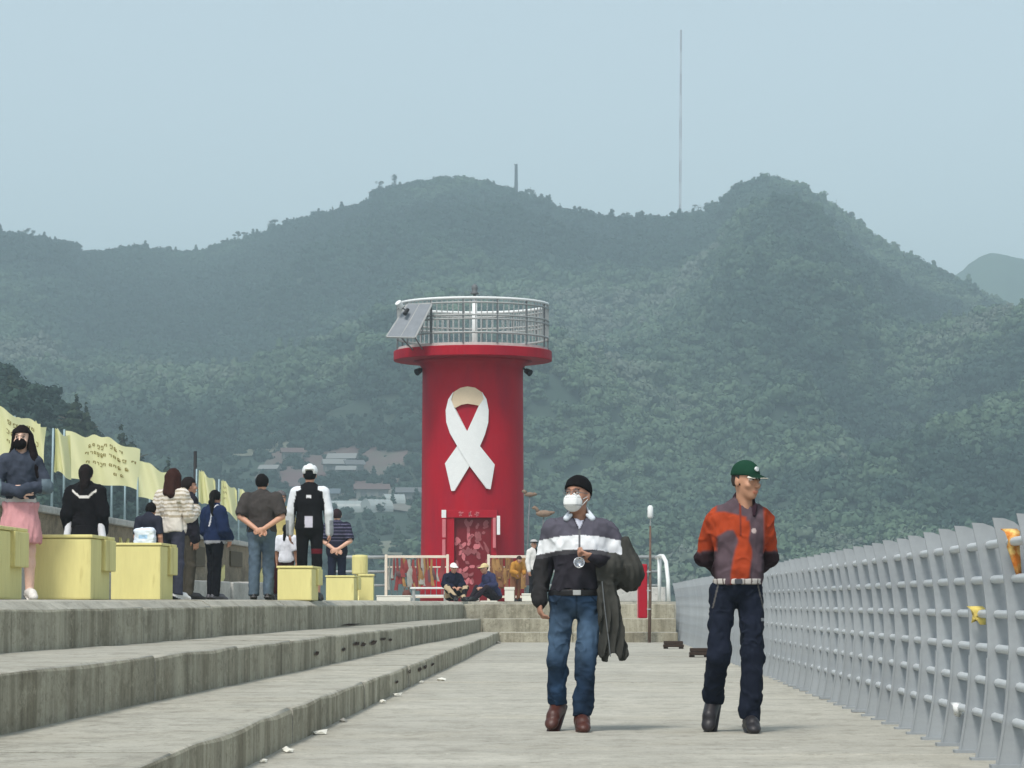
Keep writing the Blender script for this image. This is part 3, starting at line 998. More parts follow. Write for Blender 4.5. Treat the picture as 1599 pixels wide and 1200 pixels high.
# the low post and the little drum beyond the last block
Y = 53.6; s = F_PX / Y
t = empty('yellow_post', ((571 - VPX) / s, Y, PLAT)); tag(t, 'slim yellow post just right of the last yellow block', 'post')
bm = nb(); box(bm, -.12, .14, 0, .25, .0, .45, .015); obj('shaft', bm, M_YEL, t)
bm = nb(); box(bm, -.135, .155, -.02, .27, .453, .49, .01); obj('cap', bm, M_YEL, t)
Y = 55.5; s = F_PX / Y
t = empty('yellow_drum', ((562 - VPX) / s, Y, PLAT)); tag(t, 'small yellow drum showing above the last yellow block', 'drum')
bm = nb(); lathe(bm, [(.14, .5), (.15, .52), (.15, .83), (.14, .86), (.05, .87)], 20); obj('drum_body', bm, M_YEL, t, False)
bm = nb(); lathe(bm, [(.12, 0), (.1, .04), (.07, .1), (.07, .499)], 16); obj('pedestal', bm, M_YEL, t)

# ================================================================ flags
M_FLAG = bpy.data.materials.new('yellow_flag'); M_FLAG.use_nodes = True
nt = M_FLAG.node_tree; b = nt.nodes['Principled BSDF']
b.inputs['Base Color'].default_value = (*rgb(244, 242, 194), 1); b.inputs['Roughness'].default_value = .8; b.inputs['Specular IOR Level'].default_value = .1
tr = nt.nodes.new('ShaderNodeBsdfTranslucent'); tr.inputs[0].default_value = (*rgb(236, 232, 170), 1)
mx = nt.nodes.new('ShaderNodeMixShader'); mx.inputs[0].default_value = .3
nt.links.new(b.outputs[0], mx.inputs[1]); nt.links.new(tr.outputs[0], mx.inputs[2]); nt.links.new(mx.outputs[0], nt.nodes['Material Output'].inputs[0])
M_INK = mat('faded_ink', rgb(150, 138, 84), .9, var=.2, scale=30)
M_POLE = mat('pale_blue_pole', rgb(150, 172, 178), .5, var=.08, scale=8)
def flag(pole_px, W, H, droop, seed, label, text=None, back=.35, top=None, xw=-7.22, pole_h=1.12):
    """a pole on the parapet and a waving cloth that streams to the right"""
    r = random.Random(seed)
    Y = xw * F_PX / (pole_px - VPX)
    t = empty('yellow_flag', (xw, Y, 2.12)); tag(t, label, 'flag', 'yellow flags on the parapet')
    h = pole_h if top is None else top
    bm = nb(); tube(bm, [(0, 0, 0), (r.uniform(-.01, .01), 0, h)], [.018, .014], 8); obj('pole', bm, M_POLE, t, True)
    nx, nz = 26, 12
    ph = r.uniform(0, 6)
    def S(u, v):
        x = W * u * math.cos(back) - .03 * math.sin(7 * u + ph)
        y = W * u * math.sin(back) + (.14 * u ** .6) * math.sin(8.5 * u + ph + 1.8 * v) + .04 * math.sin(17 * u + 4 * v + ph * 2)
        z = h - .02 - H * (1 - v) - droop * u ** 1.4 * (1.0 + .25 * v) + .045 * math.sin(6 * u + ph) * u + (.035 * math.sin(9 * u + ph) + .02 * math.sin(21 * u + 2 * ph)) * v * min(1, 4 * u) + .03 * math.sin(8 * u + 2 * ph) * (1 - v) * u
        return Vector((x + .016, y, z))
    bm = nb()
    g = [[bm.verts.new(S(i / nx, j / nz)) for j in range(nz + 1)] for i in range(nx + 1)]
    for i in range(nx):
        for j in range(nz):
            bm.faces.new((g[i][j], g[i + 1][j], g[i + 1][j + 1], g[i][j + 1]))
    cl = obj('cloth', bm, M_FLAG, t, True)
    if text:
        bm = nb()
        def stroke(ua, va, ub, vb, t):
            d = Vector((ub - ua, vb - va)); d = d.normalized() if d.length > 0 else Vector((1, 0))
            n = Vector((-d.y * t, d.x * t * W / H))
            q = [S(min(1, max(0, uu)), min(1, max(0, vv))) + Vector((0, -.006, 0)) for uu, vv in ((ua - n.x, va - n.y), (ub - n.x, vb - n.y), (ub + n.x, vb + n.y), (ua + n.x, va + n.y))]
            bm.faces.new([bm.verts.new(p) for p in q])
        for (u0, u1, v) in text:
            u = u0
            while u < u1:
                cu, cv = .05, .085
                t = .0068
                kind = r.randrange(4)
                stroke(u + .004, v + cv * .35, u + cu * .55, v + cv * .35, t)
                if kind != 1: stroke(u + .006, v + cv * .35, u + .006, v - cv * .1, t)
                if kind in (0, 2): stroke(u + .004, v - cv * .1, u + cu * .55, v - cv * .1, t)
                if kind != 2: stroke(u + cu * .78, v + cv * .45, u + cu * .78, v - cv * .3, t)
                else: stroke(u, v - cv * .3, u + cu * .9, v - cv * .3, t)
                if kind != 0: stroke(u + cu * .6, v + cv * .1, u + cu * .8, v + cv * .1, t)
                if r.random() < .6: stroke(u + cu * .1, v - cv * .48, u + cu * .8, v - cv * .48, t)
                u += .064 if r.random() < .8 else .095
        obj('lettering', bm, M_INK, cl)
    return t
TXT = [(.28, .52, .78), (.24, .5, .62), (.26, .5, .42), (.56, .84, .82), (.54, .93, .62), (.54, .86, .42), (.7, .8, .24)]
flag(-48, .80, .66, .16, 1, 'leftmost yellow flag, cut by the picture edge behind the woman', TXT[3:], .5)
flag(78, .30, .58, .05, 2, 'short yellow flag with white pole just right of the masked woman', None, .9)
flag(97, 1.0, .66, .20, 3, 'large lettered yellow flag above the girl in the black sailor top', TXT, .25, 1.16)
flag(213, .74, .58, .24, 4, 'blank yellow flag above the woman in the white knit top', None, .45, 1.06)
flag(305, .36, .60, .14, 5, 'yellow flag just right of the thin dark pole', None, .7, 1.25)
flag(340, .42, .6, .14, 6, 'yellow flag above the girl in the navy jacket', TXT[:3], .8, 1.2)
flag(372, .4, .66, .1, 7, 'yellow flag next to the man in the grey shirt', None, .8, 1.15)
flag(18, .42, .62, .1, 9, 'yellow flag half hidden behind the long-haired masked woman', None, .55)
for i, p in enumerate((172, 193, 232, 252)):
    Y = -7.22 * F_PX / (p - VPX)
    bm = nb(); tube(bm, [(0, 0, 0), (0, 0, .95)], [.018, .014], 8)
    o = obj('flag_pole', bm, M_POLE, None, True); o.location = (-7.22, Y, 2.12)
    tag(o, ['bare pale blue pole under the large lettered flag, the left one', 'bare pale blue pole under the large lettered flag, the right one', 'bare pale blue pole under the blank flag, the left one', 'bare pale blue pole under the blank flag, the right one'][i], 'pole', 'bare flag poles')
# thin dark lamp pole behind the flags
Y = 60.0
bm = nb(); p = at(305, 705, Y); tube(bm, [(p.x, Y, -3.5), (p.x, Y, p.z)], [.05, .035], 8)
t = obj('dark_pole', bm, M_BLACK, None, True); tag(t, 'thin black pole rising behind the yellow flags', 'pole')
# yellow ribbons and dark plaques fixed to the parapet
M_DARKP = mat('dark_plaque', rgb(84, 76, 58), .8, var=.3, scale=12)
pr = random.Random(31)
for k, (y0, z0, w, h, m) in enumerate(((47.5, 1.55, 1.2, .30, M_YEL), (49.2, 1.78, .9, .28, M_DARKP), (51, 1.50, 1.5, .26, M_YEL), (53.5, 1.7, 1.4, .36, M_DARKP), (56, 1.47, 2.0, .26, M_YEL), (59, 1.74, 2.0, .3, M_DARKP), (63, 1.5, 2.4, .34, M_YEL), (44.8, 1.7, .8, .3, M_YEL), (42.5, 1.55, .8, .3, M_DARKP))):
    bm = nb(); n = 14
    lo, hi = [], []
    for i in range(n + 1):
        u = i / n
        sag = -.16 * math.sin(PI * u) if m is M_YEL else 0
        lo.append((y0 + w * u, z0 - h / 2 + sag)); hi.append((y0 + w * u, z0 + h / 2 + sag * .8))
    prism(bm, lo + hi[::-1], 'YZ', -7.017, -6.985)
    obj('painted_panel', bm, m, para)

# ================================================================ white guard rails at the pier's end
M_GRAIL = mat('grey_white_rail', rgb(158, 162, 162), .6, var=.15, scale=6)
def guard(name, label, px0, px1, Y, npost, group):
    s = F_PX / Y
    x0, x1 = (px0 - VPX) / s, (px1 - VPX) / s
    t = empty(name, ((x0 + x1) / 2, Y, PLAT)); tag(t, label, 'railing', group)
    c = (x0 + x1) / 2
    for z, r_ in ((1.16, .045), (.78, .035), (.42, .03)):
        bm = nb(); tube(bm, [(x0 - c, 0, z), (x1 - c, 0, z)], r_, 8); obj('rail', bm, M_GRAIL, t, True)
    for i in range(npost):
        x = x0 - c + (x1 - x0) * i / (npost - 1)
        bm = nb(); tube(bm, [(x, 0, 0), (x, 0, 1.17)], .045, 8); obj('railing_post', bm, M_GRAIL, t, True)
guard('guard_rail', 'white guard rail left of the lighthouse behind the striped man', 520, 603, 77.5, 3, 'white guard rails')
guard('guard_rail', 'white guard rail right of the lighthouse behind the red panel', 836, 1030, 77.5, 5, 'white guard rails')
t = empty('end_rail', (at(1032, 900, 72).x, 72, PLAT)); tag(t, 'bent white handrail end beside the top of the cross steps', 'railing')
bm = nb(); tube(bm, [(0, 4, 1.12), (.02, 1, 1.12), (.06, .2, 1.1), (.12, -.3, .95), (.16, -.5, .5), (.17, -.52, 0)], .05, 10); obj('handrail', bm, M_WHITE, t, True)
bm = nb(); tube(bm, [(.01, 2, 0), (.01, 2, 1.09)], .04, 8); obj('railing_post', bm, M_WHITE, t, True)
# pale concrete block wall behind the red panel
bm = nb(); box(bm, at(955, 0, 74).x, at(1036, 0, 74).x, 74, 74.35, PLAT, PLAT + .36, .02)
tag(obj('low_wall', bm, M_LEDGE), 'low pale concrete wall behind the red panel at the pier end', 'wall')

# fences hung with ribbons in front of the lighthouse
M_RAILP = mat('cream_rail', rgb(222, 208, 190), .6, var=.08, scale=8)
M_BROWN = mat('brown_cloth', rgb(120, 82, 58), .9, var=.3, scale=14)
M_OCHRE = mat('ochre_cloth', rgb(152, 116, 72), .9, var=.25, scale=12)
M_MAUVE = mat('mauve_cloth', rgb(96, 72, 74), .9, var=.25, scale=12)
M_REDC = mat('red_cloth', rgb(132, 60, 60), .9, var=.25, scale=12)
M_GREYC = mat('grey_cloth', rgb(150, 148, 140), .9, var=.2, scale=12)
def deco_fence(px0, px1, Y, label, cloths, seed):
    r = random.Random(seed)
    s = F_PX / Y
    x0, x1 = (px0 - VPX) / s, (px1 - VPX) / s
    c = (x0 + x1) / 2
    t = empty('ribbon_fence', (c, Y, PLAT)); tag(t, label, 'fence', 'ribbon fences by the lighthouse door')
    for z, q in ((1.17, .035), (.12, .03), (.9, .018)):
        bm = nb(); box(bm, x0 - c, x1 - c, -q, q, z - q, z + q, .008); obj('rail', bm, M_RAILP, t)
    for i in range(2):
        x = (x0, x1)[i] - c
        bm = nb(); box(bm, x - .035, x + .035, -.05, .05, 0, 1.23, .01); obj('railing_post', bm, M_RAILP, t)
    n = int((x1 - x0) / .14)
    for i in range(1, n):
        x = x0 - c + (x1 - x0) * i / n
        bm = nb(); tube(bm, [(x, 0, .12), (x, 0, 1.15)], .011, 6); obj('baluster', bm, M_GREYM, t)
    for i in range(cloths[0]):
        m = r.choice(cloths[1])
        x = r.uniform(x0 - c + .06, x1 - c - .06); z = r.choice((1.13, 1.1, .88))
        L = r.uniform(.3, .85) if z > 1 else r.uniform(.2, .6)
        w = r.uniform(.05, .15)
        bm = nb(); a = []
        for k in range(6):
            u = k / 5
            p = Vector((x + .04 * math.sin(3 * u + i) * u, -.05 - .03 * math.sin(4 * u + i), z - L * u))
            ww = w * (.6 + .6 * u) * .5
            a.append([bm.verts.new(p + Vector((-ww, .012, 0))), bm.verts.new(p + Vector((0, -.015, 0))), bm.verts.new(p + Vector((ww, .012, 0)))])
        for k in range(5):
            for j in range(2): bm.faces.new((a[k][j], a[k][j + 1], a[k + 1][j + 1], a[k + 1][j]))
        bmesh.ops.recalc_face_normals(bm, faces=bm.faces)
        obj('hanging_ribbon', bm, m, t, True)
deco_fence(603, 699, 77.4, 'railing hung with faded ribbons left of the red door', (34, [M_MAUVE, M_GREYC, M_REDC, M_GREYC, M_OCHRE, M_MAUVE]), 3)
deco_fence(763, 829, 77.4, 'railing hung with brown and ochre ribbons right of the red door', (34, [M_BROWN, M_OCHRE, M_BROWN, M_MAUVE, M_OCHRE]), 4)

# ================================================================ red panel on a pole at the end steps
Y = 63.4; s = F_PX / Y
t = empty('signal_post', ((1013 - VPX) / s, Y, 0)); tag(t, 'thin rusty pole with a tall red panel and a white lamp on top', 'post')
bm = nb(); tube(bm, [(0, 0, 0), (.02, 0, 1.0), (.03, 0, 2.5)], [.035, .033, .02], 8); obj('pole', bm, mat('rusty_pole', rgb(106, 84, 72), .8, var=.3, scale=14), t, True)
bm = nb(); tube(bm, [(.03, 0, 2.5), (.032, 0, 2.68)], .012, 6); obj('lamp_stem', bm, M_STEEL, t)
bm = nb(); tube(bm, [(.032, 0, 2.66), (.032, 0, 2.70), (.032, 0, 2.9), (.032, 0, 2.94)], [.04, .065, .06, .03], 12); obj('lamp', bm, M_WHITE, t, True)
bm = nb(); box(bm, -.235, -.038, -.05, .05, .52, 1.68, .03); obj('red_panel', bm, M_REDP, t)
bm = nb(); box(bm, -.255, -.236, -.052, .03, .52, 1.45, .004); obj('panel_edge', bm, M_PINK, t)
for z in (.7, 1.1, 1.5):
    bm = nb(); box(bm, -.05, .03, -.055, .045, z, z + .03); obj('clamp', bm, M_STEEL, t)

# bird poles right of the lighthouse
M_WOOD = mat('brown_wood', rgb(132, 112, 96), .85, var=.3, scale=9)
def bird_pole(px, py, py0, Y, label, sc=1.0):
    p = at(px, py, Y)
    t = empty('bird_pole', (p.x, Y, PLAT)); tag(t, label, 'pole', 'bird poles beside the lighthouse')
    h = p.z - PLAT
    lean = -.25 * sc
    bm = nb(); tube(bm, [(lean, 0, 0), (lean * .4, 0, h * .5), (0, 0, h)], [.03, .024, .016], 7); obj('pole', bm, M_GREYM, t, True)
    bm = nb()
    bmesh.ops.create_uvsphere(bm, u_segments=14, v_segments=9, radius=.12 * sc)
    for v in bm.verts: v.co = Vector((v.co.x * 2.2, v.co.y * 1.0, v.co.z * .95 + h + .06))
    b_ = obj('bird_body', bm, M_WOOD, t, True)
    bm = nb(); tube(bm, [(-.17 * sc, 0, h + .1), (-.24 * sc, 0, h + .24 * sc), (-.30 * sc, 0, h + .27 * sc), (-.38 * sc, 0, h + .25 * sc)], [.05, .045, .05, .015], 8); obj('bird_neck', bm, M_WOOD, b_, True)
    bm = nb(); tube(bm, [(.2 * sc, 0, h + .07), (.36 * sc, 0, h + .12 * sc)], [.06, .02], 8); obj('bird_tail', bm, M_WOOD, b_, True)
bird_pole(827, 776, 935, 79, 'wooden bird on a thin pole close to the red tower wall', .55)
bird_pole(849, 806, 935, 76, 'wooden bird on a thin pole behind the man in the black beanie', .8)

# bench slabs, boxes and bags where people sit
M_FOAM = mat('white_box', rgb(224, 222, 210), .7, var=.06, scale=9)
def crate(px0, px1, py0, py1, Y, label, m=M_FOAM, name='white_box', depth=.3):
    a, b = at(px0, py1, Y), at(px1, py0, Y)
    z0 = PLAT
    h = b.z - z0
    t = empty(name, ((a.x + b.x) / 2, Y, z0)); tag(t, label, 'box')
    w = (b.x - a.x) / 2
    bm = nb(); box(bm, -w, w, 0, depth, 0, h * .78, .015); obj('box_body', bm, m, t)
    bm = nb(); box(bm, -w - .01, w + .01, -.01, depth + .01, h * .78 + .003, h, .01); obj('lid', bm, m, t)
crate(588, 641, 930, 941, 68, 'long white box at the platform edge left of the seated people', depth=.5)
crate(724, 748, 933, 941, 72.5, 'small white box between the two seated people')
crate(751, 775, 940, 945, 69.6, 'flat white box in front of the seated person with beige hat')
crate(788, 803, 917, 941, 72.5, 'upright white board beside the seated person with beige hat', depth=.06, name='white_board')
crate(815, 831, 927, 941, 73.6, 'low white stool near the standing visitor')
t = empty('low_bench', (at(670, 940, 71.5).x, 71.5, PLAT)); tag(t, 'low white slatted bench behind the seated man in white cap', 'bench')
for z, yy in ((.34, 0), (.345, .13), (.338, .26)):
    bm = nb(); box(bm, -.46, .46, yy, yy + .11, z - .04, z, .008); obj('seat_slat', bm, M_WHITE, t)
for x in (-.38, .38):
    for yy in (.03, .3):
        bm = nb(); box(bm, x - .03, x + .03, yy, yy + .05, 0, .298); obj('leg', bm, M_STEEL, t)
bm = nb(); box(bm, -.38, .38, .06, .09, .12, .16); obj('stretcher', bm, M_WHITE, t)
# brown bag by the bench
t = empty('brown_bag', (at(635, 932, 70.5).x, 70.5, PLAT)); tag(t, 'round brown bag standing left of the low bench', 'bag')
bm = nb(); bmesh.ops.create_uvsphere(bm, u_segments=16, v_segments=10, radius=.1)
for v in bm.verts: v.co = Vector((v.co.x * 1.1, v.co.y * .9, v.co.z * 1.35 + .135 + .1 * max(0, v.co.z) ))
obj('bag_body', bm, mat('brown_leather', rgb(96, 58, 50), .7, var=.2, scale=15), t, True)
bm = nb(); tube(bm, [(-.06, 0, .25), (-.04, 0, .34), (.04, 0, .34), (.06, 0, .25)], .012, 6); obj('handle', bm, M_BROWN, t)

# litter along the foot of the lowest step
lr = random.Random(14); lit_i = 0
for px, py in ((408, 1190), (437, 1172), (451, 1174), (495, 1146), (533, 1127), (598, 1097), (620, 1086), (643, 1066), (768, 1005), (800, 995), (690, 1063), (770, 995)):
    Y = EYE * F_PX / (py - HORIZON)
    p = at(px, py, Y)
    bm = nb()
    bmesh.ops.create_icosphere(bm, subdivisions=1, radius=1)
    w = lr.uniform(.02, .045) * (1 + Y / 60)
    for v in bm.verts: v.co = Vector((v.co.x * w * lr.uniform(.7, 1.2), v.co.y * w * 1.6 * lr.uniform(.7, 1.2), max(0, v.co.z + .5) * w * .5 * lr.uniform(.5, 1.2)))
    o = obj('litter_scrap', bm, M_FOAM if lr.random() < .7 else M_GREYC)
    o.location = (max(p.x, -1.70), Y, .004)
    LK = ['nearest pale litter scrap at the foot of the lowest step', 'second nearest litter scrap along the lowest step', 'third nearest litter scrap along the lowest step', 'fourth litter scrap from the camera along the lowest step', 'fifth litter scrap from the camera along the lowest step', 'sixth litter scrap from the camera along the lowest step', 'seventh litter scrap from the camera along the lowest step', 'eighth litter scrap from the camera, below the rusty spots', 'white scrap at the corner where lowest step meets cross steps', 'farthest white scrap on the walkway before the cross steps', 'pale scrap out on the walkway below the row of rusty spots', 'tiny pale scrap left of the farthest white scrap']
    tag(o, LK[lit_i], 'litter', 'litter along the lowest step'); lit_i += 1

# ================================================================ on the hill
def ridge_point(px, dY=0.0):
    Yc = 1400 + 70 * math.sin(px / 260.0) + dY
    return Vector(((px - VPX) / F_PX * Yc, Yc, float(terrain(np.array([float(px)]), np.array([Yc]))[0])))
p = ridge_point(1063); top = zpix(40, p.y)
t = empty('radio_mast', p); tag(t, 'very tall thin radio mast standing on the saddle of the hill', 'mast')
H_ = top - p.z
M_MAST = mat('mast_paint', rgb(150, 132, 138), .6); M_MASTW = mat('mast_pale', rgb(190, 186, 190), .6)
seg = 9
for k in range(seg):
    z0, z1 = H_ * k / seg - (2 if k == 0 else 0), H_ * (k + 1) / seg
    dxm = lambda z: .9 * z / H_
    bm = nb()
    r_ = .38 if k > 5 else .5
    for a in range(3):
        ca, sa = r_ * math.cos(2.1 * a), r_ * math.sin(2.1 * a)
        tube(bm, [(ca + dxm(z0), sa, z0), (ca + dxm(z1), sa, z1)], .13, 5)
    nn = 10
    for j in range(nn):
        za, zb = z0 + (z1 - z0) * j / nn, z0 + (z1 - z0) * (j + 1) / nn
        for a in range(3):
            a2 = a + 1
            tube(bm, [(r_ * math.cos(2.1 * a) + dxm(za), r_ * math.sin(2.1 * a), za), (r_ * math.cos(2.1 * a2) + dxm(zb), r_ * math.sin(2.1 * a2), zb)], .07, 4)
    obj('mast_section', bm, M_MAST if k % 2 == 0 else M_MASTW, t)
p = ridge_point(806); top = zpix(253, p.y)
t = empty('relay_tower', p); tag(t, 'short dark relay tower on the hilltop above the lighthouse', 'tower')
h = top - p.z
M_DKM = mat('dark_mast', rgb(70, 72, 78), .6)
bm = nb(); tube(bm, [(0, 0, -2), (0, 0, h * .5)], [.95, .85], 8); obj('shaft', bm, M_DKM, t)
bm = nb(); tube(bm, [(0, 0, h * .5), (0, 0, h)], [.8, .7], 8); obj('upper_shaft', bm, M_DKM, t)
bm = nb(); tube(bm, [(-.8, 0, h * .98), (-.8, 0, h * 1.02)], .15, 5); tube(bm, [(.5, 0, h * .98), (.5, 0, h * 1.03)], .12, 5); obj('aerial', bm, M_DKM, t)

M_PINE = mat('pine_leaves', rgb(40, 54, 36), .9, var=.4, scale=.8, rnd=.25)
M_BARK = mat('bark', rgb(84, 72, 58), .95, var=.25, scale=3)
def tree_at(name, base, h, kind, seed, label, cat, group, w=1.0, nleaf=260, leaf=.3):
    r = random.Random(seed)
    t = empty(name, base); tag(t, label, cat, group)
    bm = nb()
    lean = Vector((r.uniform(-.12, .12), r.uniform(-.05, .05), 0)) * h
    tube(bm, [(0, 0, -1), lean * .4 + Vector((0, 0, h * .4)), lean + Vector((0, 0, h * .9))], [.035 * h, .026 * h, .008 * h], 7)
    for k in range(4):
        z = h * r.uniform(.4, .75); a = r.uniform(0, 6.28)
        b0 = lean * (z / h) + Vector((0, 0, z))
        tube(bm, [b0, b0 + Vector((math.cos(a) * h * .2 * w, math.sin(a) * h * .2, h * .08))], [.013 * h, .005 * h], 5)
    obj('trunk', bm, M_BARK, t, True)
    lobes = []
    if kind == 'conifer':
        for j in range(7):
            u = j / 6
            lobes.append((tuple(lean * (.2 + .8 * u) + Vector((r.uniform(-.02, .02) * h, 0, h * (.18 + .78 * u)))), (h * .25 * w * (1.06 - u),) * 2 + (h * .075,)))
    else:
        for j in range(7):
            a = r.uniform(0, 6.28); rr = r.uniform(.08, .3) * h * w
            lobes.append((tuple(lean * .7 + Vector((math.cos(a) * rr, math.sin(a) * rr, h * r.uniform(.3, .92)))), (h * r.uniform(.11, .2) * w,) * 2 + (h * r.uniform(.07, .12),)))
    V, Fq = leaf_cloud(lobes, nleaf, leaf, seed)
    me = bpy.data.meshes.new('crown'); me.from_pydata([tuple(map(float, v)) for v in V], [], Fq)
    link_mesh('crown', me, M_PINE, t)
    return t
RT = [(30, 7, 1.2), (43, 7, .9), (205, 5, 1.5), (366, 7, 1), (380, 6, 1.1), (421, 8, .9), (516, 6, .8), (592, 9, .8), (617, 10, .7), (691, 7, 1), (716, 4, 2.2), (770, 6, .9), (829, 9, .8), (846, 7, .9), (876, 5, 1), (913, 6, .8),
      (978, 7, 1), (1003, 6, 1.2), (1073, 7, .9), (1090, 9, 1), (1109, 9, .9), (1150, 5, 1.4), (1176, 7, 1), (1199, 7, 1), (1238, 5, 1.3), (1272, 5, 1), (1308, 9, 1.1), (1332, 9, .8), (1441, 5, 1.8)]
ORD = ['first', 'second', 'third', 'fourth', 'fifth', 'sixth', 'seventh', 'eighth', 'ninth', 'tenth', 'eleventh', 'twelfth', 'thirteenth', 'fourteenth', 'fifteenth', 'sixteenth', 'seventeenth', 'eighteenth', 'nineteenth', 'twentieth']
def ridge_label(i):
    px = RT[i][0]
    left = [j for j in range(len(RT)) if RT[j][0] < 800]
    mid = [j for j in range(len(RT)) if 806 < RT[j][0] < 1060]
    rt = [j for j in range(len(RT)) if RT[j][0] > 1063]
    if i in left: return 'dark tree on the skyline left of the relay tower, %s from the left edge' % ORD[left.index(i)]
    if i in mid: return 'dark tree on the skyline between the two masts, %s from the relay tower' % ORD[mid.index(i)]
    return 'dark tree on the skyline right of the tall mast, %s from the mast' % ORD[rt.index(i)]
for i, (px, h, w) in enumerate(RT):
    p = ridge_point(px, -4)
    tree_at('skyline_tree', p, h, 'conifer' if i % 4 == 2 else 'spread', 100 + i, ridge_label(i), 'tree', 'trees along the skyline', w, 220, .38)
NC = [(-20, 566, 'dark conifer at the left edge above the flags'), (12, 578, 'bushy dark conifer just inside the left edge'), (103, 618, 'dark conifer left of the pair above the lettered flag'), (127, 612, 'tall dark conifer, taller of the pair above the lettered flag'), (141, 632, 'pointed conifer, right one of the pair above the lettered flag'), (196, 664, 'small conifer above the right end of the lettered flag'), (204, 682, 'slim conifer on the slope right of the lettered flag'), (256, 718, 'last small conifer at the right foot of the near slope')]
for i, (px, py, lab) in enumerate(NC):
    Y = 300.0
    X = (px - VPX) / F_PX * Y
    zb = float(near_slope(np.array([float(px)]), np.array([Y]))[0])
    ztop = zpix(py, Y)
    tree_at('conifer_tree', Vector((X, Y, zb)), max(2.6, ztop - zb), 'conifer', 300 + i, lab, 'tree', 'conifers on the near slope', 1.2, 1700, .24)

# village houses and greenhouses
M_HW = mat('house_wall', rgb(118, 120, 116), .8, var=.08, scale=.5)
M_HR = [mat('roof_grey', rgb(96, 98, 100), .8), mat('roof_rust', rgb(98, 82, 80), .8), mat('roof_blue', rgb(88, 98, 106), .7), mat('roof_white', rgb(126, 128, 126), .7)]
M_PANE = mat('dark_pane', rgb(86, 90, 92), .25, spec=.5)
def house(px, py, w, d, h, rz, roof, label):
    Y = Yfor(py)
    X = (px - VPX) / F_PX * Y
    w, d, h = w * .8, d * .8, h * .75
    z = float(terrain(np.array([float(px)]), np.array([Y]))[0])
    t = empty('village_house', (X, Y, z), rz); tag(t, label, 'house', 'houses below the hill')
    bm = nb(); box(bm, -w / 2, w / 2, -d / 2, d / 2, -1.5, h); obj('wall', bm, M_HW, t)
    bm = nb(); rh = h * .5
    prism(bm, [(-d / 2 - .5, h - .1), (d / 2 + .5, h - .1), (0, h + rh)], 'YZ', -w / 2 - .5, w / 2 + .5); obj('roof', bm, M_HR[roof], t)
    for k in (-.28, .28):
        bm = nb(); box(bm, w * k - .7, w * k + .7, -d / 2 - .05, -d / 2 - .01, h * .35, h * .75); obj('window', bm, M_PANE, t)
    bm = nb(); box(bm, -.5, .5, -d / 2 - .06, -d / 2 - .01, 0, h * .72); obj('door', bm, M_GREYM, t)
house(521, 738, 6, 5, 3.2, .2, 3, 'white-roofed house just right of the cyclist helmet')
house(534, 733, 8, 5, 3.4, -.1, 3, 'largest pale house of the hillside cluster right of the cyclist')
house(552, 738, 5, 5, 3.0, .3, 0, 'pale house at the right end of the hillside cluster')
house(540, 742, 5, 4, 2.6, 0, 3, 'small low pale house below the hillside cluster')
house(455, 727, 6, 5, 3, .2, 1, 'small rust-roofed house in the red earth field')
house(420, 742, 5, 4, 2.6, -.2, 3, 'tiny pale shed at the left of the red earth field')
house(640, 776, 7, 5, 3, .1, 0, 'grey-roofed house close to the left side of the lighthouse')
house(500, 781, 10, 6, 3, 0, 2, 'blue-roofed house behind the cyclist shoulder')
house(580, 772, 9, 6, 3.2, .15, 1, 'rust-roofed house above the white greenhouses')
M_GH = mat('greenhouse_film', rgb(150, 158, 156), .35, var=.05, scale=1)
def greenhouse(px, py, w, L, rz, label):
    Y = Yfor(py); X = (px - VPX) / F_PX * Y
    z = float(terrain(np.array([float(px)]), np.array([Y]))[0])
    t = empty('greenhouse', (X, Y, z + .3), rz); tag(t, label, 'greenhouse', 'greenhouses below the hill')
    bm = nb(); prism(bm, [(-w / 2, -1)] + [(-w / 2 * math.cos(PI * k / 10), w * .42 * math.sin(PI * k / 10)) for k in range(11)] + [(w / 2, -1)], 'YZ', -L / 2, L / 2); c = obj('film', bm, M_GH, t, False)
    for k in range(5):
        x = -L / 2 + L * k / 4
        bm = nb(); tube(bm, [(x, -w / 2 * 1.01 * math.cos(PI * j / 10), w * .43 * math.sin(PI * j / 10) + .03) for j in range(11)], .05, 4); obj('hoop', bm, M_STEEL, t)
    bm = nb(); box(bm, L / 2 + .01, L / 2 + .06, -.6, .6, -.5, 1.3); obj('door', bm, M_STEEL, t)
greenhouse(540, 796, 4.5, 8, .02, 'long white greenhouse left of the other two above the striped man')
greenhouse(588, 798, 5, 5.5, .55, 'white greenhouse in the middle, tilted towards the tower')
greenhouse(614, 782, 5, 4.5, .25, 'white greenhouse nearest to the lighthouse')
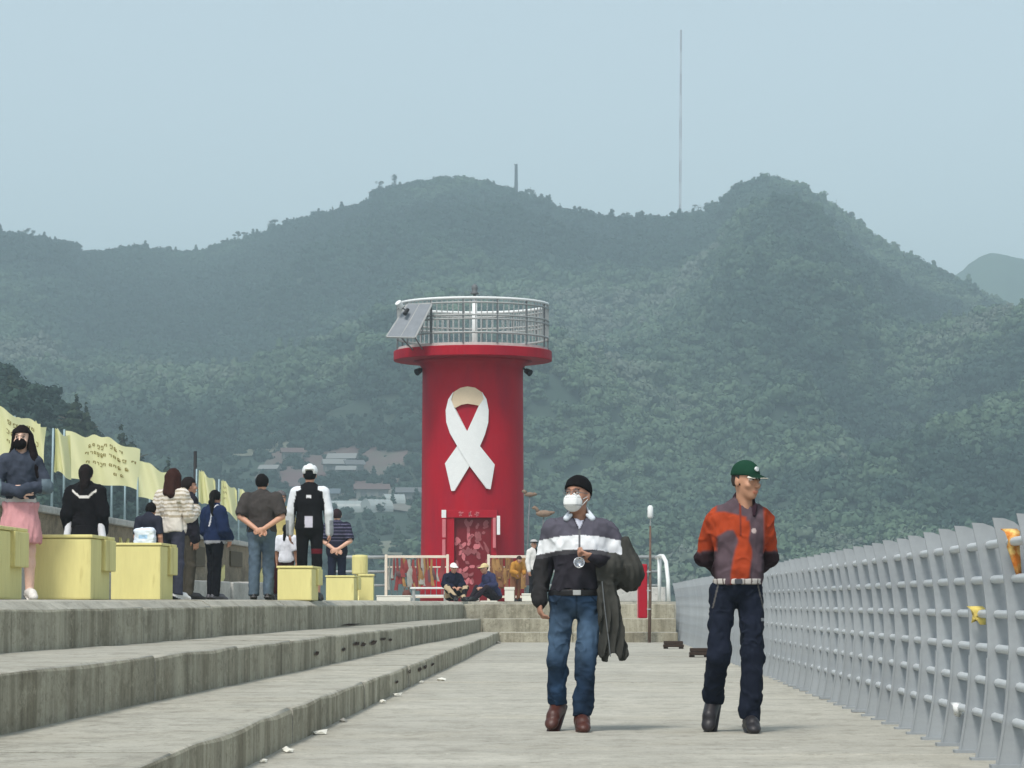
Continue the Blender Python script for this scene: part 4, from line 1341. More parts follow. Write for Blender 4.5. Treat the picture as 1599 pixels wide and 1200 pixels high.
# ================================================================ people: one continuous skin surface each, clothing as shells over it
def V3(*a): return np.array(a, float)
class Field:
    """a signed distance field on a grid, meshed with surface nets"""
    def __init__(s, lo, hi, res):
        s.res = res
        s.lo = np.array(lo, float)
        s.n = np.ceil((np.array(hi, float) - s.lo) / res).astype(int) + 1
        s.F = np.full(s.n, .25, np.float32)
        s.ax = [s.lo[i] + res * np.arange(s.n[i]) for i in range(3)]
    def sub(s, lo, hi, m):
        a = np.clip(np.floor((lo - m - s.lo) / s.res).astype(int), 0, s.n - 1)
        b = np.clip(np.ceil((hi + m - s.lo) / s.res).astype(int) + 1, 0, s.n)
        sl = tuple(slice(a[i], b[i]) for i in range(3))
        g = np.meshgrid(*[s.ax[i][sl[i]] for i in range(3)], indexing='ij')
        return sl, np.stack(g, -1)
    def put(s, prim, k=.02, grow=0.0, op='u'):
        lo, hi, fn = prim
        m = abs(grow) + k + 3 * s.res
        sl, P = s.sub(lo, hi, m)
        if P.size == 0: return
        d = (fn(P) - grow).astype(np.float32)
        A = s.F[sl]
        if op == 'u':
            h = np.clip(.5 + .5 * (A - d) / k, 0, 1)
            s.F[sl] = A * (1 - h) + d * h - k * h * (1 - h)
        else:
            d = -d
            h = np.clip(.5 - .5 * (A - d) / k, 0, 1)
            s.F[sl] = A * (1 - h) + d * h + k * h * (1 - h)
    def grid(s):
        return np.stack(np.meshgrid(*s.ax, indexing='ij'), -1)
    def noise(s, amp, scale, seed=0.0, stretch=(1, 1, 1)):
        P = s.grid() * np.array(stretch) / scale + seed
        near = np.abs(s.F) < .06
        d = np.zeros_like(s.F)
        q = P[near]
        w_ = vnoise(q * .7 + 3)
        q2 = q + w_[:, None] * 1.3
        rid = .5 - np.abs(vnoise(q2 * np.array([.9, .9, 1.5]) + 11)) * 3
        d[near] = (1.2 * vnoise(q) + .5 * vnoise(q * 2.1 + 7)) * amp * 1.6 - np.maximum(rid, -.2) * amp * .9
        s.F += d
    def cut(s, fn):
        """keep where fn(P) < 0"""
        s.F = np.maximum(s.F, fn(s.grid()).astype(np.float32))
    def mesh(s):
        F = s.F
        s_ = F < 0
        n = F.shape
        c = np.zeros(tuple(k - 1 for k in n), np.int8)
        for i in (0, 1):
            for j in (0, 1):
                for k in (0, 1):
                    c += s_[i:n[0] - 1 + i, j:n[1] - 1 + j, k:n[2] - 1 + k]
        act = (c > 0) & (c < 8)
        I = np.argwhere(act)
        vid = np.full(act.shape, -1, np.int32)
        vid[tuple(I.T)] = np.arange(len(I))
        acc = np.zeros((len(I), 3)); cnt = np.zeros(len(I))
        cor = [(i, j, k) for i in (0, 1) for j in (0, 1) for k in (0, 1)]
        for a in cor:
            for ax in range(3):
                if a[ax] == 1: continue
                b = list(a); b[ax] = 1
                fa = F[I[:, 0] + a[0], I[:, 1] + a[1], I[:, 2] + a[2]]
                fb = F[I[:, 0] + b[0], I[:, 1] + b[1], I[:, 2] + b[2]]
                x = (fa < 0) != (fb < 0)
                t = np.where(x, fa / np.where(fa == fb, 1, fa - fb), 0)
                p = np.repeat(np.array(a, float)[None], len(I), 0)
                p[:, ax] += t
                acc[x] += p[x]; cnt[x] += 1
        Vv = s.lo + (I + acc / np.maximum(cnt, 1)[:, None]) * s.res
        quads = []
        for ax in range(3):
            o1, o2 = [(1, 2), (2, 0), (0, 1)][ax]
            sa = [slice(None)] * 3; sb = [slice(None)] * 3
            sa[ax] = slice(0, n[ax] - 1); sb[ax] = slice(1, n[ax])
            x = s_[tuple(sa)] != s_[tuple(sb)]
            E = np.argwhere(x)
            ok = (E[:, o1] > 0) & (E[:, o2] > 0) & (E[:, o1] < n[o1] - 1) & (E[:, o2] < n[o2] - 1)
            E = E[ok]
            if len(E) == 0: continue
            ins = s_[E[:, 0], E[:, 1], E[:, 2]]
            def vi(d1, d2):
                q = E.copy(); q[:, o1] -= d1; q[:, o2] -= d2
                return vid[q[:, 0], q[:, 1], q[:, 2]]
            Q = np.stack([vi(1, 1), vi(0, 1), vi(0, 0), vi(1, 0)], -1)
            Q[~ins] = Q[~ins][:, ::-1]
            quads.append(Q)
        Q = np.concatenate(quads)
        Q = Q[(Q >= 0).all(1)]
        return Vv, Q

def cap(a, b, ra, rb=None):
    """tapered round cone"""
    a, b = np.array(a, float), np.array(b, float); rb = ra if rb is None else rb
    R = max(ra, rb)
    ba = b - a; L2 = float(ba @ ba) + 1e-9
    def fn(P):
        t = np.clip(((P - a) @ ba) / L2, 0, 1)
        return np.linalg.norm(P - a - t[..., None] * ba, axis=-1) - (ra + (rb - ra) * t)
    return np.minimum(a, b) - R, np.maximum(a, b) + R, fn
def frame(z, x=(1, 0, 0)):
    z = np.array(z, float); z /= np.linalg.norm(z)
    x = np.array(x, float); x = x - z * (x @ z); x /= np.linalg.norm(x)
    return np.stack([x, np.cross(z, x), z], 0)          # rows are the local axes
def rotz(a):
    c, s = math.cos(a), math.sin(a)
    return np.array([[c, s, 0], [-s, c, 0], [0, 0, 1]])
def ell(c, r, R=None):
    c, r = np.array(c, float), np.array(r, float)
    M = r.max()
    def fn(P):
        q = P - c
        if R is not None: q = q @ R.T
        k0 = np.linalg.norm(q / r, axis=-1)
        k1 = np.linalg.norm(q / (r * r), axis=-1) + 1e-6
        return k0 * (k0 - 1) / k1
    return c - M, c + M, fn
def rbox(c, h, rad, R=None):
    c, h = np.array(c, float), np.array(h, float)
    M = np.linalg.norm(h)
    def fn(P):
        q = P - c
        if R is not None: q = q @ R.T
        q = np.abs(q) - (h - rad)
        return np.linalg.norm(np.maximum(q, 0), axis=-1) + np.minimum(q.max(-1), 0) - rad
    return c - M, c + M, fn

M_CLOTHES = {}
def cloth_material(kind):
    if kind in M_CLOTHES: return M_CLOTHES[kind]
    m = bpy.data.materials.new(kind); m.use_nodes = True
    nt = m.node_tree; N, L = nt.nodes, nt.links
    b = N['Principled BSDF']
    vc = N.new('ShaderNodeVertexColor'); vc.layer_name = 'Col'
    tc = N.new('ShaderNodeTexCoord')
    n = N.new('ShaderNodeTexNoise'); n.inputs['Scale'].default_value = {'skin': 30, 'hair': 60}.get(kind, 22); n.inputs['Detail'].default_value = 4
    L.new(tc.outputs['Object'], n.inputs['Vector'])
    r = N.new('ShaderNodeMapRange')
    a_ = {'skin': .1, 'leather': .2, 'hair': .35, 'denim': .22}.get(kind, .13)
    r.inputs['To Min'].default_value = 1 - a_; r.inputs['To Max'].default_value = 1 + a_
    L.new(n.outputs[0], r.inputs[0])
    h = N.new('ShaderNodeHueSaturation')
    L.new(vc.outputs[0], h.inputs['Color']); L.new(r.outputs[0], h.inputs['Value'])
    L.new(h.outputs[0], b.inputs['Base Color'])
    b.inputs['Roughness'].default_value = {'skin': .5, 'leather': .45, 'hair': .75, 'plastic': .35}.get(kind, .9)
    b.inputs['Specular IOR Level'].default_value = {'skin': .35, 'leather': .4, 'hair': .1, 'plastic': .5}.get(kind, .1)
    n2 = N.new('ShaderNodeTexNoise'); n2.inputs['Scale'].default_value = 130; n2.inputs['Detail'].default_value = 2
    L.new(tc.outputs['Object'], n2.inputs['Vector'])
    bp = N.new('ShaderNodeBump'); bp.inputs['Strength'].default_value = .25; bp.inputs['Distance'].default_value = .004
    L.new(n2.outputs[0], bp.inputs['Height']); L.new(bp.outputs[0], b.inputs['Normal'])
    M_CLOTHES[kind] = m
    return m
def shell(name, F, kind, colour, parent):
    Vv, Q = F.mesh()
    if len(Vv) == 0: return None
    me = bpy.data.meshes.new(name)
    me.vertices.add(len(Vv)); me.vertices.foreach_set('co', Vv.astype(np.float32).ravel())
    me.loops.add(len(Q) * 4); me.loops.foreach_set('vertex_index', Q.astype(np.int32).ravel())
    me.polygons.add(len(Q)); me.polygons.foreach_set('loop_start', np.arange(0, len(Q) * 4, 4, dtype=np.int32))
    me.update(calc_edges=True); me.validate()
    C = colour(Vv) if callable(colour) else np.repeat(np.array(colour, float)[None], len(Vv), 0)
    at_ = me.color_attributes.new('Col', 'FLOAT_COLOR', 'POINT')
    at_.data.foreach_set('color', np.concatenate([C, np.ones((len(C), 1))], 1).astype(np.float32).ravel())
    return link_mesh(name, me, cloth_material(kind), parent, True)

SKIN = np.array(rgb(188, 140, 116)); SKIN_D = np.array(rgb(164, 116, 94)); HAIR = np.array(rgb(18, 15, 16))

def joints(**kw):
    """a 1.72 m figure facing -Y (towards the camera), L is the figure's own left = +X"""
    J = dict(head=V3(0, -.015, 1.60), neck=V3(0, .01, 1.45), chest=V3(0, 0, 1.24), belly=V3(0, 0, 1.05), pelvis=V3(0, 0, .93),
             shL=V3(.175, .01, 1.395), elL=V3(.225, .03, 1.10), wrL=V3(.235, -.03, .86), hdL=V3(0, -.15, -1), pnL=V3(-1, 0, 0),
             shR=V3(-.175, .01, 1.395), elR=V3(-.225, .03, 1.10), wrR=V3(-.235, -.03, .86), hdR=V3(0, -.15, -1), pnR=V3(1, 0, 0),
             hipL=V3(.088, 0, .90), knL=V3(.095, -.015, .49), anL=V3(.10, .02, .085), toL=V3(.125, -.165, .03),
             hipR=V3(-.088, 0, .90), knR=V3(-.095, -.015, .49), anR=V3(-.10, .02, .085), toR=V3(-.125, -.165, .03),
             look=0.0, nod=0.0, wide=1.0, curl=.5)
    J.update(kw)
    return J
def torso_prims(J):
    w = J['wide']
    sp = J['chest'] - J['pelvis']
    xs = J['shL'] - J['shR']
    R = frame(sp, xs)
    sm = (J['shL'] + J['shR']) / 2
    pr = [ell(J['chest'] + R[2] * .02, (.165 * w, .115 * w, .19), R), ell(J['belly'], (.148 * w, .112 * w, .17), R),
          ell(J['pelvis'], (.165 * J.get('hipw', w), .12 * w, .13), frame(J['belly'] - J['pelvis'], J['hipL'] - J['hipR'])),
          cap(J['shL'] * .88 + sm * .12 - R[2] * .022, J['shR'] * .88 + sm * .12 - R[2] * .022, .058), cap(sm + R[2] * -.03, J['neck'] + R[2] * .01, .08, .056),
          cap(J['neck'] - R[2] * .02, J['shL'] * .8 + sm * .2 - R[2] * .012, .045, .048), cap(J['neck'] - R[2] * .02, J['shR'] * .8 + sm * .2 - R[2] * .012, .045, .048)]
    return pr
def arm_prims(J, s, a=.052, b=.042, c=.031, upto=1.0):
    sh, el, wr = J['sh' + s] - V3(0, 0, .02), J['el' + s], J['wr' + s]
    return [cap(sh, el, a, b), cap(el, el + (wr - el) * upto, b, b + (c - b) * upto)]
def leg_prims(J, s, a=.083, b=.056, c=.042):
    h, k, n = J['hip' + s], J['kn' + s], J['an' + s]
    calf = k + (n - k) * .32 + V3(0, .012, 0)
    return [cap(h, k, a, b), cap(k, calf, b, b * 1.0), cap(calf, n, b * 1.0, c)]
def hand(F, J, s, size=1.0):
    wr = J['wr' + s]; d = J['hd' + s] / np.linalg.norm(J['hd' + s])
    n = J['pn' + s]; n = n - d * (n @ d); n /= np.linalg.norm(n)     # palm looks along n
    u = np.cross(d, n)
    if s == 'R': u = -u                                             # u points to the thumb side
    cu = J['curl']
    R = np.stack([u, n, d], 0)
    F.put(ell(wr + d * .05 * size, (.042 * size, .018 * size, .052 * size), R), .012)
    for i, (o, L) in enumerate(((.030, .072), (.010, .080), (-.010, .074), (-.029, .058))):
        p0 = wr + d * .085 * size + u * o * size
        a1 = cu * .9; a2 = cu * 1.9
        d1 = d * math.cos(a1) + n * math.sin(a1); d2 = d * math.cos(a2) + n * math.sin(a2)
        p1 = p0 + d1 * L * .5 * size; p2 = p1 + d2 * L * .5 * size
        F.put(cap(p0 - d * .02, p1, .0095 * size, .0088 * size), .004); F.put(cap(p1, p2, .0088 * size, .0075 * size), .003)
    t0 = wr + d * .025 * size + u * .028 * size
    t1 = t0 + (d * .6 + u * .75 + n * .25) * .042 * size
    t2 = t1 + (d * .85 + u * .1 + n * .45) * .034 * size
    F.put(cap(t0, t1, .013 * size, .011 * size), .008); F.put(cap(t1, t2, .011 * size, .009 * size), .004)
def head_R(J):
    a = J['look']; p = J['nod']
    Rz = rotz(a)
    c, s = math.cos(p), math.sin(p)
    Rx = np.array([[1, 0, 0], [0, c, s], [0, -s, c]])
    return Rx @ Rz          # rows: local axes; local -Y is the face
def head_prims(F, J):
    R = head_R(J); c = J['head']
    def w(x, y, z): return c + V3(x, y, z) @ R
    F.put(ell(w(0, .015, .025), (.076, .096, .098), R), .01)
    F.put(ell(w(0, -.022, -.045), (.058, .066, .075), R), .03)
    F.put(ell(w(0, -.05, -.095), (.028, .026, .022), R), .025)
    F.put(cap(w(0, -.088, .012), w(0, -.106, -.03), .009, .014), .012)
    for s in (-1, 1):
        F.put(ell(w(s * .012, -.1, -.036), (.009, .009, .007), R), .006)
        F.put(ell(w(s * .078, .012, -.005), (.010, .020, .033), R), .006)
        F.put(ell(w(s * .042, -.062, -.028), (.024, .02, .02), R), .02)
        F.put(ell(w(s * .031, -.094, .012), (.016, .012, .010), R), .012, op='s')
        F.put(ell(w(s * .031, -.080, .010), (.013, .013, .0125), R), .003)
    F.put(cap(w(-.035, -.086, .034), w(.035, -.086, .034), .009), .012)
    F.put(ell(w(0, -.092, -.066), (.022, .009, .006), R), .006)
    F.put(ell(w(0, -.090, -.078), (.018, .009, .006), R), .006)
    F.put(cap(J['neck'] - V3(0, 0, .02), w(0, .02, -.06), .056, .052), .02)
def skin_colour(J, base, brow=True):
    R = head_R(J); c = J['head']
    base = np.array(base)
    def f(Vv):
        q = (Vv - c) @ R.T
        C = np.repeat(base[None], len(Vv), 0) * (1 + .06 * vnoise(Vv * 40))[:, None]
        face = (q[:, 1] < -.04) & (np.abs(q[:, 2]) < .13)
        def spot(x, z, rx, rz): return face & (((np.abs(q[:, 0]) - x) / rx) ** 2 + ((q[:, 2] - z) / rz) ** 2 < 1)
        C[spot(.031, .035, .02, .0055)] = np.array(rgb(52, 40, 36))
        C[spot(.031, .011, .0155, .0075)] = np.array(rgb(206, 196, 188))
        C[spot(.031, .011, .0070, .0070)] = np.array(rgb(34, 24, 22))
        C[spot(.031, .0175, .017, .003)] = np.array(rgb(48, 36, 34))
        lip = face & ((q[:, 0] / .024) ** 2 + ((q[:, 2] + .072) / .012) ** 2 < 1)
        C[lip] = base * np.array([.92, .68, .68])
        return C
    return f
def body_box(J, m=.16):
    P = np.array([v for v in J.values() if isinstance(v, np.ndarray) and np.linalg.norm(v) < 3 and v is not None])
    return P.min(0) - m, P.max(0) + m
def make_skin(root, J, res, base=SKIN, arms=True, hands='LR', bare=False):
    keys = [k for k in J if isinstance(J[k], np.ndarray) and k[:2] not in ('hd', 'pn')]
    P = np.array([J[k] for k in keys])
    F = Field(P.min(0) - .2, P.max(0) + .2, res)
    for p in torso_prims(J): F.put(p, .04, -.012)
    for s in 'LR':
        for p in arm_prims(J, s): F.put(p, .02)
        for p in (leg_prims(J, s) if bare else leg_prims(J, s, .068, .042, .034)): F.put(p, .03)
        d = J['to' + s] - J['an' + s]
        F.put(cap(J['an' + s], J['to' + s], .034, .022), .02)
        if s in hands: hand(F, J, s, max(1.0, res / .0105))
    head_prims(F, J)
    return shell('body', F, 'skin', skin_colour(J, base), root)
def grid_for(J, res, m=.22):
    keys = [k for k in J if isinstance(J[k], np.ndarray) and k[:2] not in ('hd', 'pn')]
    P = np.array([J[k] for k in keys])
    return Field(P.min(0) - m, P.max(0) + m, res)
def top_garment(root, J, res, colour, name='shirt', grow=.016, sleeve='long', hem=None, neck=None, fold=.006, kind='cloth', seed=0.0, cuff=0.0, sl=(.062, .056, .046), neckline=.0):
    F = grid_for(J, res)
    for p in torso_prims(J): F.put(p, .05, grow)
    if hem is not None: F.cut(lambda P: hem - P[..., 2])
    for s in 'LR':
        if sleeve == 'long':
            for p in arm_prims(J, s, sl[0], sl[1], sl[2], 1 - cuff): F.put(p, .016, grow * .4)
        elif sleeve == 'short':
            e = J['sh' + s] + (J['el' + s] - J['sh' + s]) * .78
            F.put(cap(J['sh' + s], e, sl[0], sl[0] * 1.02), .02, grow * .4)
            d = (J['el' + s] - J['sh' + s]); d = d / np.linalg.norm(d)
            F.put(cap(e + d * .075, e + d * .12, .078), .004, 0, 's')
    F.noise(fold, .06, seed, (1, 1, .6))
    nk, hd = J['neck'], J['head']
    ax = hd - nk; ax = ax / np.linalg.norm(ax)
    F.put(cap(nk + ax * .03 + V3(0, -.02, neckline), nk + ax * .2, .06, .07), .012, 0, 's')
    return shell(name, F, kind, colour, root)
def trousers(root, J, res, colour, name='trousers', kind='denim', grow=.016, waist=None, hemz=None, flare=.058, fold=.007, seed=3.0, a=.09, b=.068):
    F = grid_for(J, res)
    pr = torso_prims(J)
    F.put(pr[2], .04, grow); F.put(pr[1], .04, grow * .8)
    wz = waist if waist is not None else J['pelvis'][2] + .09
    up = J['belly'] - J['pelvis']; up = up / np.linalg.norm(up)
    o = J['pelvis'] + up * (wz - J['pelvis'][2])
    F.cut(lambda P: (P - o) @ up)
    for s in 'LR':
        h, k, n = J['hip' + s], J['kn' + s], J['an' + s]
        e = k + (n - k) * (1.0 if hemz is None else hemz)
        F.put(cap(h, k, a, b), .022, .003); F.put(cap(k, e, b, flare), .02, .003)
        dd = (n - k) / np.linalg.norm(n - k)
        F.put(rbox(e + dd * .13, (.16, .16, .115), .004, frame(dd)), .004, 0, 's')
    F.noise(fold, .055, seed, (1, 1, .7))
    return shell(name, F, kind, colour, root)
def shoe(root, J, s, res, colour, name='shoe', high=.0, kind='leather', sole=None):
    an, to = J['an' + s], J['to' + s]
    d = to - an; d[2] *= 1.0
    P = np.stack([an, to])
    F = Field(P.min(0) - .16, P.max(0) + .16 + V3(0, 0, high), res)
    dn = d / np.linalg.norm(d)
    side = np.cross(dn, V3(0, 0, 1)); side /= np.linalg.norm(side)
    upv = np.cross(side, dn)
    heel = an - dn * .035 - upv * .052
    ball = to - dn * .055 + upv * .006
    flat = ball - dn * .0
    F.put(cap(heel + upv * .022, ball, .042, .047), .02)
    F.put(ell(to + upv * .002, (.048, .062, .036), np.stack([side, dn, upv], 0)), .02)
    F.put(cap(an - upv * .01, ball + upv * .015, .048, .036), .025)
    if high: F.put(cap(an - upv * .02, an + V3(0, 0, high) + (J['kn' + s] - an) * .0, .05, .054), .02)
    R = np.stack([side, dn, upv], 0)
    F.put(rbox((heel + to) / 2 - upv * .036 + dn * .01, (.046, np.linalg.norm(to - heel) / 2 + .05, .016), .012, R), .006)
    bot = (heel + to) / 2 - upv * .05
    F.cut(lambda P_: -((P_ - bot) @ upv))
    so = np.array(rgb(30, 28, 28)) if sole is None else np.array(sole)
    base = np.array(colour)
    def col(Vv):
        C = np.repeat(base[None], len(Vv), 0) * (1 + .2 * vnoise(Vv * 25))[:, None]
        C[((Vv - bot) @ upv) < .022] = so
        return C
    return shell(name, F, kind, col, root)
def hair(root, J, res, colour=HAIR, long=None, front=.035, vol=.014, name='hair', low=-.03, seed=0.0):
    """a cap of hair; long = list of capsules (head-local) for hair that hangs"""
    R = head_R(J); c = J['head']
    def w(p): return c + np.array(p, float) @ R
    m = .2 if not long else .42
    F = Field(c - V3(.22, .25, m), c + V3(.22, .25, .18), res)
    F.put(ell(w((0, .015, .025)), (.076 + vol, .096 + vol, .098 + vol), R), .01)
    def cutf(P):
        q = (P - c) @ R.T
        fa = -(q[..., 1] + .02 + .4 * np.maximum(q[..., 2] - front, -.06))    # face side
        return np.minimum(np.maximum(fa, front + .0 - q[..., 2]), 1) if False else np.where(q[..., 2] > front, -.1, np.maximum(-(q[..., 1] + .005), low - q[..., 2]))
    F.cut(cutf)
    if long:
        for a, b, ra, rb in long: F.put(cap(w(a), w(b), ra, rb), .025)
        F.put(ell(w((0, -.075, -.03)), (.056, .05, .085), R), .01, 0, 's')
    F.noise(.006, .022, seed, (1, 1, .35))
    return shell(name, F, 'hair', np.array(colour), root)

def collect(F, prims, k=.02, grow=0.0):
    for p in prims: F.put(p, k, grow)

def person(label, group=None, loc=(0, 0, 0), rz=0.0, scale=1.0):
    o = empty('person', loc, rz); o.scale = (scale,) * 3
    tag(o, label, 'person', group)
    return o
def mixc(a, b, t): return np.array(a) * (1 - t) + np.array(b) * t

# ---------------------------------------------------------------- man with beanie, mask and striped sweater
RES = .0066
Y1 = 19.85
s1 = F_PX / Y1
def px_local(px, py, cx, s, gy):   # photo pixels to the figure's own x, z
    return (px - cx) / s, (gy - py) / s
root = person('man in black beanie, white mask and striped sweater carrying a jacket', 'walkers on the pier', ((900 - VPX) / s1, Y1, 0))
J = joints(head=V3(.006, -.03, 1.575), neck=V3(.02, .01, 1.415), chest=V3(.018, 0, 1.21), belly=V3(.012, -.01, 1.03), pelvis=V3(.0, 0, .90), wide=1.03,
    shR=V3(-.165, .02, 1.355), elR=V3(-.228, .06, 1.085), wrR=V3(-.248, -.02, .875), hdR=V3(.02, -.15, -1), pnR=V3(.9, .2, 0),
    shL=V3(.21, .02, 1.355), elL=V3(.325, .03, 1.06), wrL=V3(.135, -.20, 1.155), hdL=V3(-.95, -.2, .12), pnL=V3(0, .6, .8),
    hipR=V3(-.092, 0, .87), knR=V3(-.130, -.03, .475), anR=V3(-.130, .09, .165), toR=V3(-.165, -.035, .058),
    hipL=V3(.088, 0, .87), knL=V3(.064, -.07, .475), anL=V3(.035, -.03, .085), toL=V3(.045, -.215, .032),
    look=-.42, nod=-.08, curl=.75)
make_skin(root, J, RES, SKIN * .8)
DG, MG, WH = np.array(rgb(44, 42, 48)), np.array(rgb(84, 82, 92)), np.array(rgb(232, 234, 236))
def sweater(Vv):
    C = np.repeat(DG[None], len(Vv), 0)
    x, z = Vv[:, 0], Vv[:, 2]
    # the stripe runs straight over chest and sleeves
    zz = z + .10 * np.clip(np.abs(x - .02) - .15, 0, .2) - .012 * np.cos((x - .02) * 9)
    C[zz > 1.292] = MG
    C[(zz > 1.202) & (zz < 1.296)] = WH
    C[(zz > 1.172) & (zz < 1.202)] = np.array(rgb(70, 69, 72))
    vv = (np.abs(x - .02) < (z - 1.345) * .42) & (z > 1.345) & (Vv[:, 1] < -.02)
    C[vv] = np.array(rgb(190, 192, 204))
    vb = (np.abs(x - .02) < (z - 1.330) * .48) & (z > 1.330) & (Vv[:, 1] < -.02) & ~vv
    C[vb] = np.array(rgb(52, 50, 58))
    zipm = (z < 1.345) & (np.abs(x - .02) < .008) & (Vv[:, 1] < 0) & (z > 1.20)
    C[zipm] = np.array(rgb(96, 96, 100))
    arm = (x < -.19) & (z < 1.15)
    C[arm] = np.array(rgb(46, 45, 46))
    return C
top_garment(root, J, RES, sweater, 'sweater', .018, hem=.945, fold=.012, cuff=-.02, neckline=-.045, sl=(.058, .055, .046))
# pale shirt collar
F = Field(J['neck'] - V3(.2, .2, .16), J['neck'] + V3(.2, .2, .16), RES)
F.put(cap(J['neck'] + V3(0, 0, -.02), J['neck'] + V3(0, -.005, .045), .074, .068), .01)
for s in (-1, 1):
    F.put(cap(J['neck'] + V3(s * .064, -.045, .058), J['neck'] + V3(s * .090, -.066, .008), .008, .019), .008)
    F.put(cap(J['neck'] + V3(s * .052, -.072, .03), J['neck'] + V3(s * .082, -.075, .005), .012, .016), .014)
F.put(ell(J['neck'] + V3(0, -.085, -.075), (.028, .02, .05)), .02)
F.put(cap(J['neck'] + V3(0, -.03, -.01), J['head'], .057), .008, 0, 's')
shell('shirt_collar', F, 'cloth', np.array(rgb(206, 214, 222)), root)
DN = np.array(rgb(44, 66, 92)); DN2 = np.array(rgb(84, 108, 132)); DN3 = np.array(rgb(26, 38, 54))
def jeans(Vv):
    seam = np.abs(Vv[:, 0] - .0) < .004
    t = np.clip(.5 + 1.5 * vnoise(Vv * V3(9, 9, 4) + 3), 0, 1)[:, None]
    C = DN3 * (1 - t) + DN * t
    fade = np.exp(-((Vv[:, 2] - .66) / .17) ** 2) * (Vv[:, 1] < 0) * (.35 + .6 * (vnoise(Vv * V3(14, 14, 6)) + .5))
    C = C * (1 - fade[:, None] * .8) + DN2 * fade[:, None] * .8
    pk = (np.abs(np.abs(Vv[:, 0]) - .135 + .9 * np.clip(Vv[:, 2] - .86, 0, .1)) < .005) & (Vv[:, 2] > .84) & (Vv[:, 1] < 0)
    C[pk] = C[pk] * .45
    C[seam & (Vv[:, 2] > .72) & (Vv[:, 1] < 0)] *= .55
    hem = vnoise(Vv * V3(6, 6, 40)) > .28
    C[hem & (Vv[:, 2] < .45)] *= .7
    return C
trousers(root, J, RES, jeans, 'jeans', 'denim', .014, waist=.945, hemz=.90, flare=.06, a=.080, b=.064, fold=.012)
BROWN = np.array(rgb(72, 38, 30))
shoe(root, J, 'L', RES, BROWN, 'boot', .10); shoe(root, J, 'R', RES, BROWN, 'boot', .10)
# belt and buckle
F = Field(J['pelvis'] - V3(.3, .25, .2), J['pelvis'] + V3(.3, .25, .25), RES)
for p in torso_prims(J)[1:3]: F.put(p, .05, .022)
F.cut(lambda P: np.abs(P[..., 2] - .925) - .021)
bl = shell('belt', F, 'leather', np.array(rgb(24, 22, 24)), root)
bm = nb(); box(bm, -.024, .03, -.165, -.145, .908, .942, .004); obj('buckle', bm, M_STEEL, bl)
# beanie
R = head_R(J); c = J['head']
F = Field(c - .22, c + .22, RES)
F.put(ell(c + V3(0, .018, .035) @ R, (.090, .112, .108), R), .01)
F.noise(.003, .03)
F.cut(lambda P: (lambda q: .035 - .40 * (q[..., 1] + .02) * 1.0 - q[..., 2] - .0)((P - c) @ R.T))
shell('beanie', F, 'cloth', np.array(rgb(20, 19, 21)), root)
# mask: folded white respirator with ear loops, crease shade painted in as grey lines
F = Field(c - .22, c + .22, RES * .8)
F.put(ell(c + V3(0, -.066, -.050) @ R, (.066, .046, .066), R), .01)
F.put(rbox(c + V3(0, -.098, -.048) @ R, (.046, .022, .030), .012, R), .03)
F.cut(lambda P: (lambda q: q[..., 1] + .036)((P - c) @ R.T))
mk_ = shell('face_mask', F, 'cloth', lambda Vv: (lambda q: np.where((np.abs(np.abs(q[:, 2] + .048) - .026) < .0035)[:, None], np.array(rgb(176, 178, 176))[None], np.array(rgb(232, 234, 232))[None]))((Vv - c) @ R.T), root)
for s in (-1, 1):
    bm = nb(); tube(bm, [c + V3(s * .060, -.045, -.03) @ R, c + V3(s * .078, -.0, -.005) @ R, c + V3(s * .084, .028, .0) @ R, c + V3(s * .078, .0, -.025) @ R, c + V3(s * .057, -.045, -.07) @ R], .0025, 5)
    obj('ear_loop', bm, M_WHITE, mk_)
# thin spectacles
bm = nb()
for s in (-1, 1):
    tube(bm, [c + V3(s * .033 + .024 * math.cos(a), -.104 + .004 * abs(math.cos(a)), .010 + .017 * math.sin(a)) @ R for a in [2 * PI * k / 14 for k in range(15)]], .002, 4)
    tube(bm, [c + V3(s * .057, -.10, .012) @ R, c + V3(s * .083, .01, .012) @ R], .002, 4)
tube(bm, [c + V3(-.01, -.106, .014) @ R, c + V3(.01, -.106, .014) @ R], .002, 4)
obj('spectacles', bm, M_GREYM, root)
# jacket hung over his bent left arm: a thing he carries
jk = empty('folded_jacket', ((900 - VPX) / s1, Y1, 0)); tag(jk, 'dark olive jacket draped over the arm of the man in the beanie', 'jacket')
F = Field((.05, -.35, .40), (.52, .25, 1.36), RES)
el, wr = J['elL'], J['wrL']
F.put(cap(el + V3(.015, .0, -.0), wr * .55 + el * .45 + V3(.02, -.02, -.005), .092, .075), .03)
F.put(cap(el + V3(-.03, .02, .18), el + V3(.02, .0, .0), .07, .09), .05)
F.put(ell(el + V3(.03, -.02, -.015), (.085, .10, .105)), .04)
F.put(rbox((.205, -.075, .91), (.052, .085, .24), .03, frame((-.10, 0, 1))), .05)
F.put(rbox((.235, -.08, .68), (.066, .075, .20), .025, frame((-.12, 0, 1))), .04)
F.put(rbox((.285, -.06, .60), (.03, .05, .10), .02, frame((-.16, .1, 1))), .02)
F.put(rbox((.185, -.09, .56), (.03, .04, .08), .02), .02)
sl_, P_ = F.sub(F.lo, F.lo + F.n * F.res, 0)
F.F += (.014 * np.sin(P_[..., 0] * 110 + P_[..., 1] * 60 + 3 * np.sin(P_[..., 2] * 6)) * np.clip((1.05 - P_[..., 2]) * 4, 0.15, 1)).astype(np.float32)
F.noise(.012, .07, 2.0, (1.6, 1.2, .6))
F.put(ell((.245, -.09, .475), (.038, .2, .05)), .01, 0, 's')
